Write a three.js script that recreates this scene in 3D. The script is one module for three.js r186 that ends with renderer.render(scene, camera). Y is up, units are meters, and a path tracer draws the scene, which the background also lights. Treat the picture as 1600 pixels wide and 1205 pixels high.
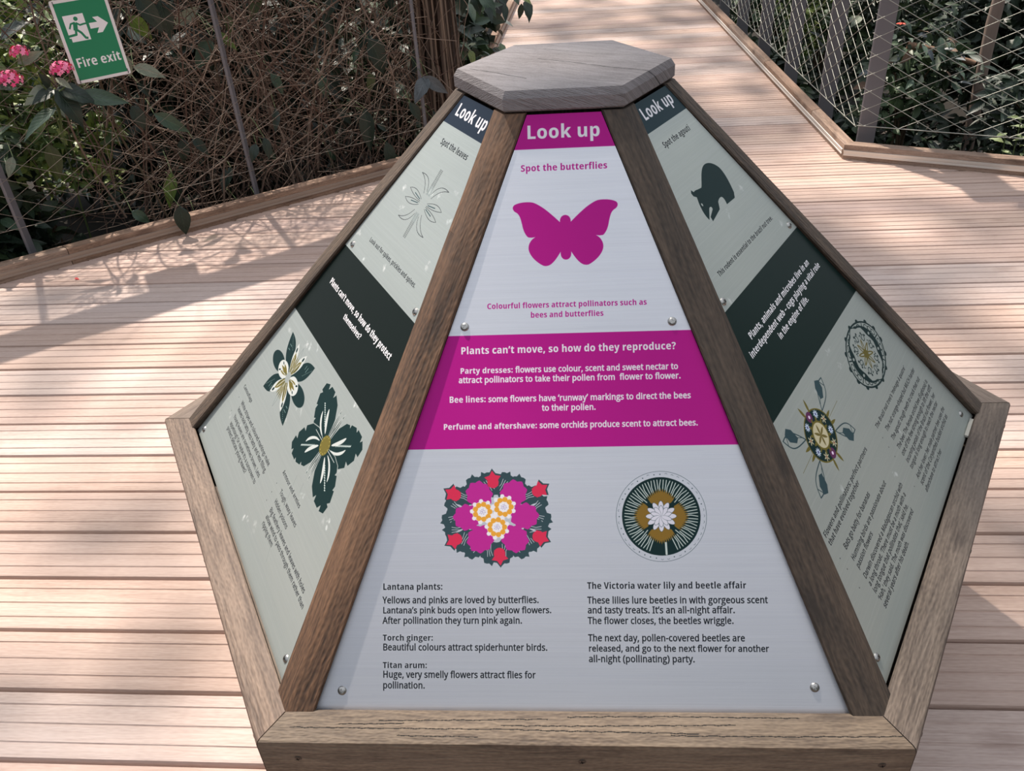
import * as THREE from 'three';
import { mergeGeometries, toCreasedNormals } from 'three/addons/utils/BufferGeometryUtils.js';
import { ImprovedNoise } from 'three/addons/math/ImprovedNoise.js';
import { Brush, Evaluator, SUBTRACTION } from 'three-bvh-csg';

// ------------------------------------------------------------------ camera, sky, sun, exposure
const scene = new THREE.Scene();
const camera = new THREE.PerspectiveCamera(49.46, 1600 / 1205, 0.05, 100);
camera.rotation.order = 'YXZ';
camera.position.set(0.0067, 1.384, 1.2884);
camera.rotation.set(-0.5936, 0.0901, -0.0721);
scene.add(camera);

const renderer = new THREE.WebGLRenderer({ antialias: true });
renderer.toneMapping = THREE.LinearToneMapping;
renderer.toneMappingExposure = 1.32;
renderer.shadowMap.enabled = true;
renderer.shadowMap.type = THREE.PCFSoftShadowMap;

const SUN_DIR = new THREE.Vector3(-0.317, 1, -0.535).normalize();
const sun = new THREE.DirectionalLight(new THREE.Color(1, 0.9, 0.79), 5.4);
sun.position.copy(SUN_DIR).multiplyScalar(14).add(new THREE.Vector3(0, 0, -2));
sun.target.position.set(0, 0, -2);
sun.castShadow = true;
sun.shadow.radius = 2;
sun.shadow.mapSize.set(4096, 4096);
Object.assign(sun.shadow.camera, { left: -7, right: 7, top: 7, bottom: -7, near: 0.5, far: 40 });
scene.add(sun, sun.target);

const noise = new ImprovedNoise();
const fbm = (x, y, z, o = 4) => { let s = 0, a = 0.5; for (let i = 0; i < o; i++) { s += a * noise.noise(x, y, z + i * 7.3); x *= 2.03; y *= 2.03; a *= 0.5; } return s; };
{ // pale hazy sky with soft cloud, brighter near the sun's side
  const w = 512, h = 256, d = new Float32Array(w * h * 4);
  for (let j = 0; j < h; j++) for (let i = 0; i < w; i++) {
    const th = (j + 0.5) / h * Math.PI - Math.PI / 2, ph = (i + 0.5) / w * Math.PI * 2 - Math.PI;
    const x = Math.cos(th) * Math.cos(ph), y = Math.sin(th), z = Math.cos(th) * Math.sin(ph);
    const c = 0.5 + 1.1 * fbm(x * 1.6 + 3, y * 1.6, z * 1.6, 4);
    const up = Math.max(0, y);
    const glow = Math.pow(Math.max(0, x * SUN_DIR.x + y * SUN_DIR.y + z * SUN_DIR.z), 6) * 0.35;
    const b = (0.62 + 0.42 * up + 0.3 * THREE.MathUtils.clamp(c, 0, 1) + glow) * (y < 0 ? 0.55 : 1);
    d.set([b * 0.93, b * 0.98, b * 1.06, 1], (j * w + i) * 4);
  }
  const t = new THREE.DataTexture(d, w, h, THREE.RGBAFormat, THREE.FloatType);
  t.mapping = THREE.EquirectangularReflectionMapping; t.magFilter = THREE.LinearFilter; t.needsUpdate = true;
  scene.background = t; scene.environment = t;
  scene.backgroundIntensity = scene.environmentIntensity = 0.68;
}

// ------------------------------------------------------------------ helpers
let seed = 12345;
const rnd = () => { seed = (seed * 1664525 + 1013904223) >>> 0; return seed / 4294967296; };
const rr = (a, b) => a + (b - a) * rnd();
const V = (x, y, z) => new THREE.Vector3(x, y, z);
const used = new Map();
function numbered(n) { const k = used.get(n) || 0; used.set(n, k + 1); return k ? `${n}_${String(k).padStart(3, '0')}` : n; }
function shade(m) { m.castShadow = true; m.receiveShadow = true; return m; }
function part(name, geo, mat, parent, label) {
  const m = shade(new THREE.Mesh(geo, mat)); m.name = name;
  if (label) m.userData.label = label;
  parent.add(m); return m;
}
function thing(name, label, category, pos = [0, 0, 0], group) {
  const o = new THREE.Group(); o.name = numbered(name); o.position.set(...pos);
  o.userData = { label, category }; if (group) o.userData.group = group;
  scene.add(o); return o;
}
function bufferFrom(pos, uv, idx) {
  const g = new THREE.BufferGeometry();
  g.setAttribute('position', new THREE.Float32BufferAttribute(pos, 3));
  if (uv) g.setAttribute('uv', new THREE.Float32BufferAttribute(uv, 2));
  if (idx) g.setIndex(idx);
  return g;
}
// loft a list of rings (arrays of Vector3, same length); u runs along, v round the ring; ends capped
function loft(rings, { closed = true, caps = true, crease = 0.6, us, v0 = 0, u0 = 0 } = {}) {
  const n = rings[0].length, pos = [], uv = [], idx = [];
  const m = closed ? n + 1 : n;
  let u = u0;
  rings.forEach((r, i) => {
    if (i) u += us ? us : r[0].distanceTo(rings[i - 1][0]);
    let v = v0;
    for (let k = 0; k < m; k++) {
      const p = r[k % n];
      if (k) v += p.distanceTo(r[(k - 1) % n]);
      pos.push(p.x, p.y, p.z); uv.push(u, v);
    }
  });
  for (let i = 0; i < rings.length - 1; i++) for (let k = 0; k < m - 1; k++) {
    const a = i * m + k, b = a + 1, c = a + m, d = c + 1;
    idx.push(a, c, b, b, c, d);
  }
  if (caps) for (const [r, flip] of [[rings[0], 0], [rings[rings.length - 1], 1]]) {
    const base = pos.length / 3, q = V(0, 0, 0);
    r.forEach((p) => q.add(p)); q.divideScalar(n);
    pos.push(q.x, q.y, q.z); uv.push(u0, v0);
    r.forEach((p) => { pos.push(p.x, p.y, p.z); uv.push(u0 + p.distanceTo(q), v0); });
    for (let k = 0; k < n; k++) { const a = base + 1 + k, b = base + 1 + (k + 1) % n; flip ? idx.push(base, b, a) : idx.push(base, a, b); }
  }
  let g = bufferFrom(pos, uv, idx);
  g = g.toNonIndexed();
  // orient outwards
  return toCreasedNormals(fixWinding(g), crease);
}
function fixWinding(g) {
  const p = g.attributes.position; let vol = 0; const a = V(), b = V(), c = V();
  const o = V().fromBufferAttribute(p, 0);
  for (let i = 0; i < p.count; i += 3) { a.fromBufferAttribute(p, i).sub(o); b.fromBufferAttribute(p, i + 1).sub(o); c.fromBufferAttribute(p, i + 2).sub(o); vol += a.dot(b.cross(c)); }
  if (vol < 0) for (const at of Object.values(g.attributes)) for (let i = 0; i < at.count; i += 3) for (let k = 0; k < at.itemSize; k++) {
    const x = at.array[(i + 1) * at.itemSize + k]; at.array[(i + 1) * at.itemSize + k] = at.array[(i + 2) * at.itemSize + k]; at.array[(i + 2) * at.itemSize + k] = x;
  }
  return g;
}
// a thin tube along points, radius r (number or function of 0..1), sides s
function tube(pts, r, s = 5, crease = 2) {
  const rings = [], T = V(), N = V(0, 1, 0), B = V();
  for (let i = 0; i < pts.length; i++) {
    T.copy(pts[Math.min(i + 1, pts.length - 1)]).sub(pts[Math.max(i - 1, 0)]).normalize();
    if (Math.abs(N.dot(T)) > 0.95) N.set(T.y, T.z, T.x);
    N.addScaledVector(T, -N.dot(T)).normalize(); B.crossVectors(T, N);
    const rad = typeof r === 'function' ? r(i / (pts.length - 1)) : r, ring = [];
    for (let k = 0; k < s; k++) { const a = k / s * Math.PI * 2; ring.push(pts[i].clone().addScaledVector(N, Math.cos(a) * rad).addScaledVector(B, Math.sin(a) * rad)); }
    rings.push(ring);
  }
  const n = rings.length, pos = [], nor = [], uv = [], idx = [];
  rings.forEach((ring, i) => ring.forEach((p, k) => { pos.push(p.x, p.y, p.z); const q = p.clone().sub(pts[i]).normalize(); nor.push(q.x, q.y, q.z); uv.push(i / n, k / s); }));
  for (let i = 0; i < n - 1; i++) for (let k = 0; k < s; k++) { const a = i * s + k, b = i * s + (k + 1) % s; idx.push(a, b, a + s, b, b + s, a + s); }
  const g = bufferFrom(pos, uv, idx); g.setAttribute('normal', new THREE.Float32BufferAttribute(nor, 3));
  return g;
}
function box(w, h, d, x = 0, y = 0, z = 0) { return new THREE.BoxGeometry(w, h, d).translate(x, y, z); }
function tint(g, c) { const n = g.attributes.position.count, a = new Float32Array(n * 3); for (let i = 0; i < n; i++) a.set([c.r, c.g, c.b], i * 3); g.setAttribute('color', new THREE.BufferAttribute(a, 3)); return g; }

// ------------------------------------------------------------------ wood textures
// u along the grain; w x h pixels cover lu x lv metres; dark/light are sRGB triples
function woodMaps({ w = 1024, h = 256, dark, light, grey, stretch = 26, fine = 90, s = 1, knots = 0, cracks = [], contrast = 1 }) {
  const col = new Uint8Array(w * h * 4), bmp = new Uint8Array(w * h * 4);
  let q = s * 7919 % 233280; const r = () => { q = (q * 9301 + 49297) % 233280; return q / 233280; };
  const ks = []; for (let i = 0; i < knots; i++) ks.push([r(), r(), 0.012 + r() * 0.018]);
  for (let j = 0; j < h; j++) for (let i = 0; i < w; i++) {
    const u = i / w, v = j / h;
    // seamless in u by blending two samples
    const f = (uu) => {
      const warp = 0.35 * fbm(uu * 3, v * 2, s * 3.1, 2);
      const a = fbm(uu * 4, (v + warp * 0.08) * stretch, s, 3);
      const b = fbm(uu * 22, v * fine, s + 40, 2);
      const c = fbm(uu * 120, v * fine * 1.3, s + 80, 1);
      const d = fbm(uu * 2.2, v * 3, s + 120, 3);
      return [a, b, c, d];
    };
    const m = Math.min(1, Math.max(0, (u - 0.9) / 0.1)), F = f(u), G = m > 0 ? f(u - 1) : F;
    const [a, b, c, d] = F.map((x, k) => x * (1 - m) + G[k] * m);
    let t = 0.5 + contrast * (0.6 * a + 0.75 * b + 0.6 * c + 0.3 * d), kn = 0;
    for (const [x, y, z] of ks) { const dx = (u - x) * 4, dy = v - y, e = Math.hypot(dx * 0.5, dy); if (e < z * 3) kn = Math.max(kn, 1 - e / (z * 3)); }
    t -= kn * 0.6;
    t = Math.min(1, Math.max(0, t));
    const g = Math.min(1, Math.max(0, 0.5 + 1.4 * d + 0.4 * b));
    const o = (j * w + i) * 4;
    for (let k = 0; k < 3; k++) { const x = dark[k] + (light[k] - dark[k]) * t; col[o + k] = x + ((grey ? grey[k] : x) - x) * (grey ? g * 0.6 : 0); }
    col[o + 3] = 255;
    const hgt = 150 + 150 * b + 110 * c + 50 * a - kn * 60;
    bmp[o] = bmp[o + 1] = bmp[o + 2] = Math.min(255, Math.max(0, hgt)); bmp[o + 3] = 255;
  }
  for (const cr of cracks) { // [[u,v],...], width px
    for (let i = 0; i < cr.p.length - 1; i++) {
      const [x0, y0] = cr.p[i], [x1, y1] = cr.p[i + 1], n = Math.ceil(Math.max(Math.abs(x1 - x0) * w, Math.abs(y1 - y0) * h)) * 2;
      for (let k = 0; k <= n; k++) {
        const t = k / n, x = (x0 + (x1 - x0) * t) * w, y = (y0 + (y1 - y0) * t) * h + 2.2 * noise.noise(x * 0.05, 3.3, s);
        const wd = cr.w * (0.6 + 0.5 * noise.noise(x * 0.03, 9, s));
        for (let dy = -3; dy <= 3; dy++) for (let dx = 0; dx < 1; dx++) {
          const X = ((Math.round(x) + dx) % w + w) % w, Y = Math.round(y) + dy;
          if (Y < 0 || Y >= h || Math.abs(Y - y) > Math.max(wd, 0.75)) continue;
          const o = (Y * w + X) * 4;
          for (let c = 0; c < 3; c++) { col[o + c] *= 0.22; bmp[o + c] = 0; }
        }
      }
    }
  }
  const mk = (a, srgb) => { const t = new THREE.DataTexture(a, w, h); t.magFilter = THREE.LinearFilter; t.minFilter = THREE.LinearMipmapLinearFilter; t.generateMipmaps = true; t.wrapS = t.wrapT = THREE.RepeatWrapping; if (srgb) t.colorSpace = THREE.SRGBColorSpace; t.needsUpdate = true; return t; };
  return { map: mk(col, true), bump: mk(bmp, false) };
}
function woodMat(maps, lu, lv, { color = 0xffffff, rough = 0.8, bump = 0.0012, ou = 0, ov = 0 } = {}) {
  const c = (t) => { const k = t.clone(); k.repeat.set(1 / lu, 1 / lv); k.offset.set(ou, ov); k.needsUpdate = true; return k; };
  return new THREE.MeshStandardMaterial({ color, map: c(maps.map), bumpMap: c(maps.bump), bumpScale: bump, roughness: rough });
}

// ------------------------------------------------------------------ ground
{
  const g = new THREE.PlaneGeometry(44, 44, 160, 160).rotateX(-Math.PI / 2), p = g.attributes.position;
  for (let i = 0; i < p.count; i++) { const x = p.getX(i), z = p.getZ(i); p.setY(i, -0.85 + 0.25 * fbm(x * 0.5, z * 0.5, 1, 4) + 0.05 * fbm(x * 5, z * 5, 2, 2)); }
  g.computeVertexNormals();
  const w = 512, d = new Uint8Array(w * w * 4);
  for (let j = 0; j < w; j++) for (let i = 0; i < w; i++) {
    const t = 0.5 + 0.7 * fbm(i * 0.03, j * 0.03, 5, 4) + 0.35 * fbm(i * 0.23, j * 0.23, 6, 2);
    d.set([14 + 26 * t, 12 + 21 * t, 9 + 15 * t, 255].map((x) => Math.max(0, Math.min(255, x))), (j * w + i) * 4);
  }
  const t = new THREE.DataTexture(d, w, w); t.wrapS = t.wrapT = THREE.RepeatWrapping; t.repeat.set(24, 24); t.colorSpace = THREE.SRGBColorSpace; t.magFilter = THREE.LinearFilter; t.needsUpdate = true;
  const m = shade(new THREE.Mesh(g, new THREE.MeshStandardMaterial({ map: t, roughness: 1 })));
  m.name = 'ground'; m.position.set(0, 0, -8); m.userData.kind = 'structure'; scene.add(m);
}

// ------------------------------------------------------------------ deck of grooved boards
const WLf = [-0.35, -9.2], WLn = [-0.61, -2.735], LPe = [-3.196, -0.811], RPe = [3.2, -1.687], WRn = [1.256, -2.554], WRf = [1.036, -9.2];
{
  const deck = new THREE.Group(); deck.name = 'floor'; deck.userData.kind = 'structure'; scene.add(deck);
  const phi = -0.01386, pitch = 0.14913, off = -1.33069, W = 0.141;
  const n = [Math.sin(phi), Math.cos(phi)], d = [Math.cos(phi), -Math.sin(phi)];
  const poly = [WLf, WLn, LPe, [-3.2, 1.9], [3.2, 1.9], RPe, WRn, WRf].map(([x, z]) => [x * d[0] + z * d[1], x * n[0] + z * n[1]]);
  const range = (b) => {
    const xs = [];
    poly.forEach(([a0, b0], i) => { const [a1, b1] = poly[(i + 1) % poly.length]; if ((b0 <= b) !== (b1 <= b)) xs.push(a0 + (a1 - a0) * (b - b0) / (b1 - b0)); });
    return xs.length < 2 ? null : [Math.min(...xs) - 0.045, Math.max(...xs) + 0.045];
  };
  const dm = woodMaps({ w: 2048, h: 512, dark: [160, 138, 128], light: [208, 188, 178], grey: [186, 170, 166], stretch: 22, fine: 150, s: 3, knots: 9, contrast: 0.75 });
  const mats = [0xffffff, 0xfbf3ee, 0xf3eae6, 0xfff6ee, 0xf7efe8].map((c, i) => woodMat(dm, 2.0, 0.6, { color: c, rough: 0.72, bump: 0.0008, ou: i * 0.23, ov: i * 0.21 }));
  const prof = [];  // across the board: [offset, height]
  const h = W / 2;
  prof.push([-h, -0.028], [-h, -0.004], [-h + 0.0012, -0.0012], [-h + 0.004, 0]);
  for (const c of [-0.0405, 0.0005, 0.0405]) prof.push([c - 0.0034, 0], [c - 0.0016, -0.0024], [c + 0.0016, -0.0024], [c + 0.0034, 0]);
  prof.push([h - 0.004, 0], [h - 0.0012, -0.0012], [h, -0.004], [h, -0.028]);
  for (let i = -53; i < 22; i++) {
    const b0 = off + pitch * i, mid = b0 + pitch / 2;
    const ok = prof.map(([o]) => range(mid + o));
    if (ok.some((x) => !x)) continue;
    const dy = rr(-0.0008, 0.0008), tw = rr(-0.0006, 0.0006);
    const P = (a, o, y) => V(a * d[0] + (mid + o) * n[0], y + dy + tw * o / h, a * d[1] + (mid + o) * n[1]);
    const ring = (s) => prof.map(([o, y], k) => P(ok[k][0] + (ok[k][1] - ok[k][0]) * s, o, y));
    const g = loft([ring(0), ring(0.5), ring(1)], { crease: 0.5, u0: rr(0, 2), v0: rr(0, 0.6) });
    part('deck_board', g, mats[Math.floor(rnd() * mats.length)], deck);
  }
}

// ------------------------------------------------------------------ kerbs along the deck edge
const off2 = (P, i, o, side) => { // offset of polyline vertex i by o, mitred
  const seg = (a, b) => { const L = Math.hypot(b[0] - a[0], b[1] - a[1]); return [(b[0] - a[0]) / L, (b[1] - a[1]) / L]; };
  const nrm = (t) => [side * -t[1], side * t[0]];
  if (i === 0 || i === P.length - 1) { const t = i ? seg(P[i - 1], P[i]) : seg(P[0], P[1]), m = nrm(t); return [P[i][0] + m[0] * o, P[i][1] + m[1] * o]; }
  const a = nrm(seg(P[i - 1], P[i])), b = nrm(seg(P[i], P[i + 1])), k = 1 + a[0] * b[0] + a[1] * b[1];
  return [P[i][0] + (a[0] + b[0]) * o / k, P[i][1] + (a[1] + b[1]) * o / k];
};
const LEFT = [LPe, WLn, WLf], RIGHT = [WRf, WRn, RPe];
const kerbMaps = woodMaps({ w: 1024, h: 128, dark: [88, 68, 56], light: [172, 144, 122], grey: [156, 136, 124], stretch: 14, fine: 60, s: 11, knots: 4, contrast: 0.9 });
const kerbMat = [woodMat(kerbMaps, 1.2, 0.25, { rough: 0.78 }), woodMat(kerbMaps, 1.2, 0.25, { rough: 0.78, ou: 0.4, ov: 0.3, color: 0xf2e8e0 })];
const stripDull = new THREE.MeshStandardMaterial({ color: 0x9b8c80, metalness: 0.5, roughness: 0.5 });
const stripMat = new THREE.MeshStandardMaterial({ color: 0xd2cec8, metalness: 0.6, roughness: 0.42 });
function kerb(P, i, side, cuts, label, strip = true) {
  const t = thing('kerb', label, 'kerb'); t.userData.kind = 'structure'; delete t.userData.category;
  const at = (o, s) => { const a = off2(P, i, o, side), b = off2(P, i + 1, o, side); return [a[0] + (b[0] - a[0]) * s, a[1] + (b[1] - a[1]) * s]; };
  const prof = [[0, -0.03], [0, 0.062], [0.0015, 0.0665], [0.006, 0.069], [0.049, 0.069], [0.0535, 0.0665], [0.055, 0.062], [0.055, -0.03]];
  const S = [0, ...cuts, 1];
  for (let k = 0; k < S.length - 1; k++) {
    const s0 = S[k] + (k ? 0.0004 : 0), s1 = S[k + 1] - (k < S.length - 2 ? 0.0004 : 0);
    const ring = (s) => prof.map(([o, y]) => { const q = at(o, s); return V(q[0], y, q[1]); });
    part('beam', loft([ring(s0), ring((s0 + s1) / 2), ring(s1)], { crease: 0.5, u0: rr(0, 1) }), kerbMat[k % 2], t);
  }
  if (strip) {
    const sp = [[0.001, 0.017], [-0.0035, 0.0185], [-0.0035, 0.0245], [-0.002, 0.0255], [-0.002, 0.0315], [-0.0035, 0.0325], [-0.0035, 0.0425], [0.001, 0.044]];
    const ring = (s) => sp.map(([o, y]) => { const q = at(o, s); return V(q[0], y, q[1]); });
    part('grip_strip', loft([ring(0.002), ring(0.998)], { crease: 0.3 }), P === LEFT ? stripDull : stripMat, t, 'ribbed aluminium strip along the inner face');
  }
  return t;
}
kerb(LEFT, 0, -1, [0.46], 'timber kerb with aluminium strip running below the tangle of dry vines');
kerb(LEFT, 1, -1, [0.3, 0.6], 'timber kerb beside the vine-wrapped trunk on the walkway edge');
kerb(RIGHT, 0, -1, [0.3, 0.6, 0.764, 0.92], 'timber kerb below the row of grey posts along the walkway');
kerb(RIGHT, 1, -1, [], 'timber kerb with aluminium strip at the angled deck edge beside the bright green seedling');

// ------------------------------------------------------------------ fences of cable mesh
const steel = new THREE.MeshStandardMaterial({ color: 0x77757a, roughness: 0.55, metalness: 0.35 });
const cableMat = new THREE.MeshStandardMaterial({ color: 0x9c9c94, roughness: 0.45, metalness: 0.6 });
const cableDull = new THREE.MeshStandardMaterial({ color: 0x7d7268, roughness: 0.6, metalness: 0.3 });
const railMat = woodMat(kerbMaps, 1.2, 0.25, { rough: 0.75, color: 0xe0d0c4 });
const bump2 = (w, d, h) => { // flat bar with chamfered edges, standing on y=0
  const c = 0.0025, s = [[-w / 2 + c, -d / 2], [w / 2 - c, -d / 2], [w / 2, -d / 2 + c], [w / 2, d / 2 - c], [w / 2 - c, d / 2], [-w / 2 + c, d / 2], [-w / 2, d / 2 - c], [-w / 2, -d / 2 + c]];
  return loft([0, h].map((y) => s.map(([x, z]) => V(x, y, z))), { crease: 0.4 });
};
// A, B: ends on the kerb's front line; o: distance behind it; the mesh hangs from y0 to y1
function fence(A, B, nrm, label, { posts, size, turn = 0, oMesh, oPost, y0, y1, a0, a1, wire, r, dx, dy, ph = [0, 0], rail = true, knots = true, base = -0.5 }) {
  const t = thing('mesh_fence', label, 'fence');
  const L = Math.hypot(B[0] - A[0], B[1] - A[1]), u = [(B[0] - A[0]) / L, (B[1] - A[1]) / L];
  const at = (a, o, y) => V(A[0] + u[0] * a + nrm[0] * o, y, A[1] + u[1] * a + nrm[1] * o);
  const yaw = Math.atan2(-u[1], u[0]);
  const pg = bump2(size[0], size[1], 1.1 - base);
  for (const a of posts) { const m = part('post', pg, steel, t); m.position.copy(at(a, oPost, base)); m.rotation.y = yaw + turn; }
  const gs = [], kn = new THREE.IcosahedronGeometry(r * 2.3, 0);
  kn.deleteAttribute('uv');
  const line = (p, q) => { const g = tube([p, q], r, 5); g.deleteAttribute('uv'); gs.push(g.toNonIndexed()); };
  const H = y1 - y0, slope = dy / dx;
  const wires = (sg) => {
    const c0 = sg > 0 ? -H / slope : 0, c1 = sg > 0 ? a1 - a0 : (a1 - a0) + H / slope;
    for (let c = Math.ceil((c0 - ph[0]) / (2 * dx)) * 2 * dx + ph[0] % (2 * dx); c < c1; c += 2 * dx) {
      // a = c + sg*(y-y0)/slope
      let ya = 0, yb = H;
      const aOf = (y) => c + sg * y / slope;
      const lim = (v) => sg * (v - c) * slope;
      if (sg > 0) { ya = Math.max(ya, lim(0)); yb = Math.min(yb, lim(a1 - a0)); } else { ya = Math.max(ya, lim(a1 - a0)); yb = Math.min(yb, lim(0)); }
      if (yb - ya < 0.004) continue;
      line(at(a0 + aOf(ya), oMesh + sg * r * 0.6, y0 + ya), at(a0 + aOf(yb), oMesh + sg * r * 0.6, y0 + yb));
      if (knots && sg > 0) for (let k = 0; ; k++) { const y = k * dy; if (y > yb) break; if (y < ya) continue; const q = at(a0 + aOf(y), oMesh, y0 + y); gs.push(kn.clone().translate(q.x, q.y, q.z)); }
    }
  };
  wires(1); wires(-1);
  part('cable_net', mergeGeometries(gs), wire, t);
  const bc = at(a0, oMesh, y0), bd = at(a1, oMesh, y0);
  part('bottom_cable', tube([bc, bd], r * 1.5, 8), wire, t);
  part('top_cable', tube([at(a0, oMesh, y1), at(a1, oMesh, y1)], r * 1.5, 8), wire, t);
  if (rail) {
    const s = [[-0.1, 0], [0.1, 0], [0.1, 0.03], [0.094, 0.036], [-0.094, 0.036], [-0.1, 0.03]];
    part('handrail', loft([a0 + (rail === true ? -0.05 : rail), a1 + 0.05].map((a) => s.map(([o, y]) => at(a, oPost + o, 1.1 + y))), { crease: 0.4 }), railMat, t);
  }
  return t;
}
const kA = [-2.213, -1.549], kB = [-0.61, -2.735];
fence(kA, kB, [-0.598, -0.802], 'cable mesh fence with slim grey posts holding back the dry vines', {
  posts: [-0.82, 0.135, 1.08, 1.97], size: [0.042, 0.012], turn: Math.PI / 2 - 0.6, oMesh: 0.085, oPost: 0.115, y0: 0.165, y1: 1.08, a0: -0.85, a1: 1.97, wire: cableDull, r: 0.0009, dx: 0.0735, dy: 0.0385, ph: [0.04, 0] });
fence(WRn, WRf, [0.9994, 0.033], 'cable mesh fence on broad grey flat-bar posts along the right of the walkway', {
  posts: [0.1, 0.71, 1.42, 2.1, 2.79, 3.46, 4.15, 4.85], size: [0.012, 0.085], turn: 0.12, oMesh: 0.075, oPost: 0.125, y0: 0.115, y1: 1.08, a0: 0.1, a1: 5.4, wire: cableMat, r: 0.0014, dx: 0.0735, dy: 0.0385, ph: [0.02, 0] });
fence(WRn, RPe, [0.407, -0.913], 'cable mesh fence before the slim brown tree, with wide diamond openings', {
  posts: [0.98, 1.9], size: [0.012, 0.085], oMesh: 0.09, oPost: 0.125, rail: 0.12, y0: 0.13, y1: 1.08, a0: 0.03, a1: 2.1, wire: cableMat, r: 0.0014, dx: 0.0735, dy: 0.0385, ph: [0.03, 0] });

// ------------------------------------------------------------------ printed metal panels
const PPM = 2.5, PU = 345, PS = 800;           // pixels per mm; the sheet covers u -345..345, s -15..800 (mm up the slope)
const PW = Math.round(2 * PU * PPM), PH = Math.round((PS + 15) * PPM);
const INK = { mag: '#ab1a80', green: '#152a2b', text: '#181c22', olive: '#665d2c', red: '#c9304f', pink: '#b02a88', gold: '#d99a3a', white: '#dedbe0', slate: '#33474d', navy: '#252f3d', violet: '#5a2f52', cream: '#b9b193', pale: '#b4b8b6' };
function sheet(draw, silver = '#c8c9cf', metal = 205) {
  const out = [];
  for (const mask of [false, true]) {
    const k = mask ? 0.5 : 1, cv = document.createElement('canvas');
    cv.width = Math.round(PW * k); cv.height = Math.round(PH * k);
    const g = cv.getContext('2d');
    g.fillStyle = mask ? `rgb(0,125,${metal})` : silver; g.fillRect(0, 0, cv.width, cv.height);
    let q = 77; const r = () => { q = (q * 9301 + 49297) % 233280; return q / 233280; };
    for (let i = 0; i < 4200; i++) { // brushed streaks, along u
      const a = r() * 0.035, y = r() * cv.height, x = r() * cv.width, w = (0.05 + r() * 0.4) * cv.width;
      g.fillStyle = mask ? `rgba(0,${80 + r() * 70},${metal},${a * 3})` : (r() < 0.5 ? `rgba(255,255,255,${a * 1.6})` : `rgba(120,124,130,${a * 1.3})`);
      g.fillRect(x - w / 2, y, w, 1 + r());
    }
    g.setTransform(PPM * k, 0, 0, -PPM * k, PU * PPM * k, PS * PPM * k);   // draw in millimetres, s upwards
    const C = (c) => mask ? (c === 'silver' ? `rgb(0,125,${metal})` : c === 'white' || c === INK.white ? 'rgb(0,120,0)' : 'rgb(0,72,0)') : (c === 'silver' ? silver : c);
    draw(g, C, artist(g, C));
    const t = new THREE.CanvasTexture(cv); t.anisotropy = 8; if (!mask) t.colorSpace = THREE.SRGBColorSpace;
    out.push(t);
  }
  return new THREE.MeshPhysicalMaterial({ map: out[0], metalnessMap: out[1], roughnessMap: out[1], metalness: 1, roughness: 1, bumpMap: brushed, bumpScale: 0.00006, anisotropy: 0.35, specularIntensity: 0.15 });
}
const brushed = (() => {
  const w = 256, h = 1024, d = new Uint8Array(w * h * 4); let q = 5; const r = () => { q = (q * 9301 + 49297) % 233280; return q / 233280; };
  for (let j = 0; j < h; j++) { const a = r(), b = r(), e = r() * 6; for (let i = 0; i < w; i++) { const v = 128 + 90 * (a - 0.5) + 40 * (b - 0.5) * Math.sin(i / w * Math.PI * 2 + e); d.set([v, v, v, 255], (j * w + i) * 4); } }
  const t = new THREE.DataTexture(d, w, h); t.wrapS = t.wrapT = THREE.RepeatWrapping; t.magFilter = THREE.LinearFilter; t.repeat.set(2, 2); t.needsUpdate = true; return t;
})();
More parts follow.
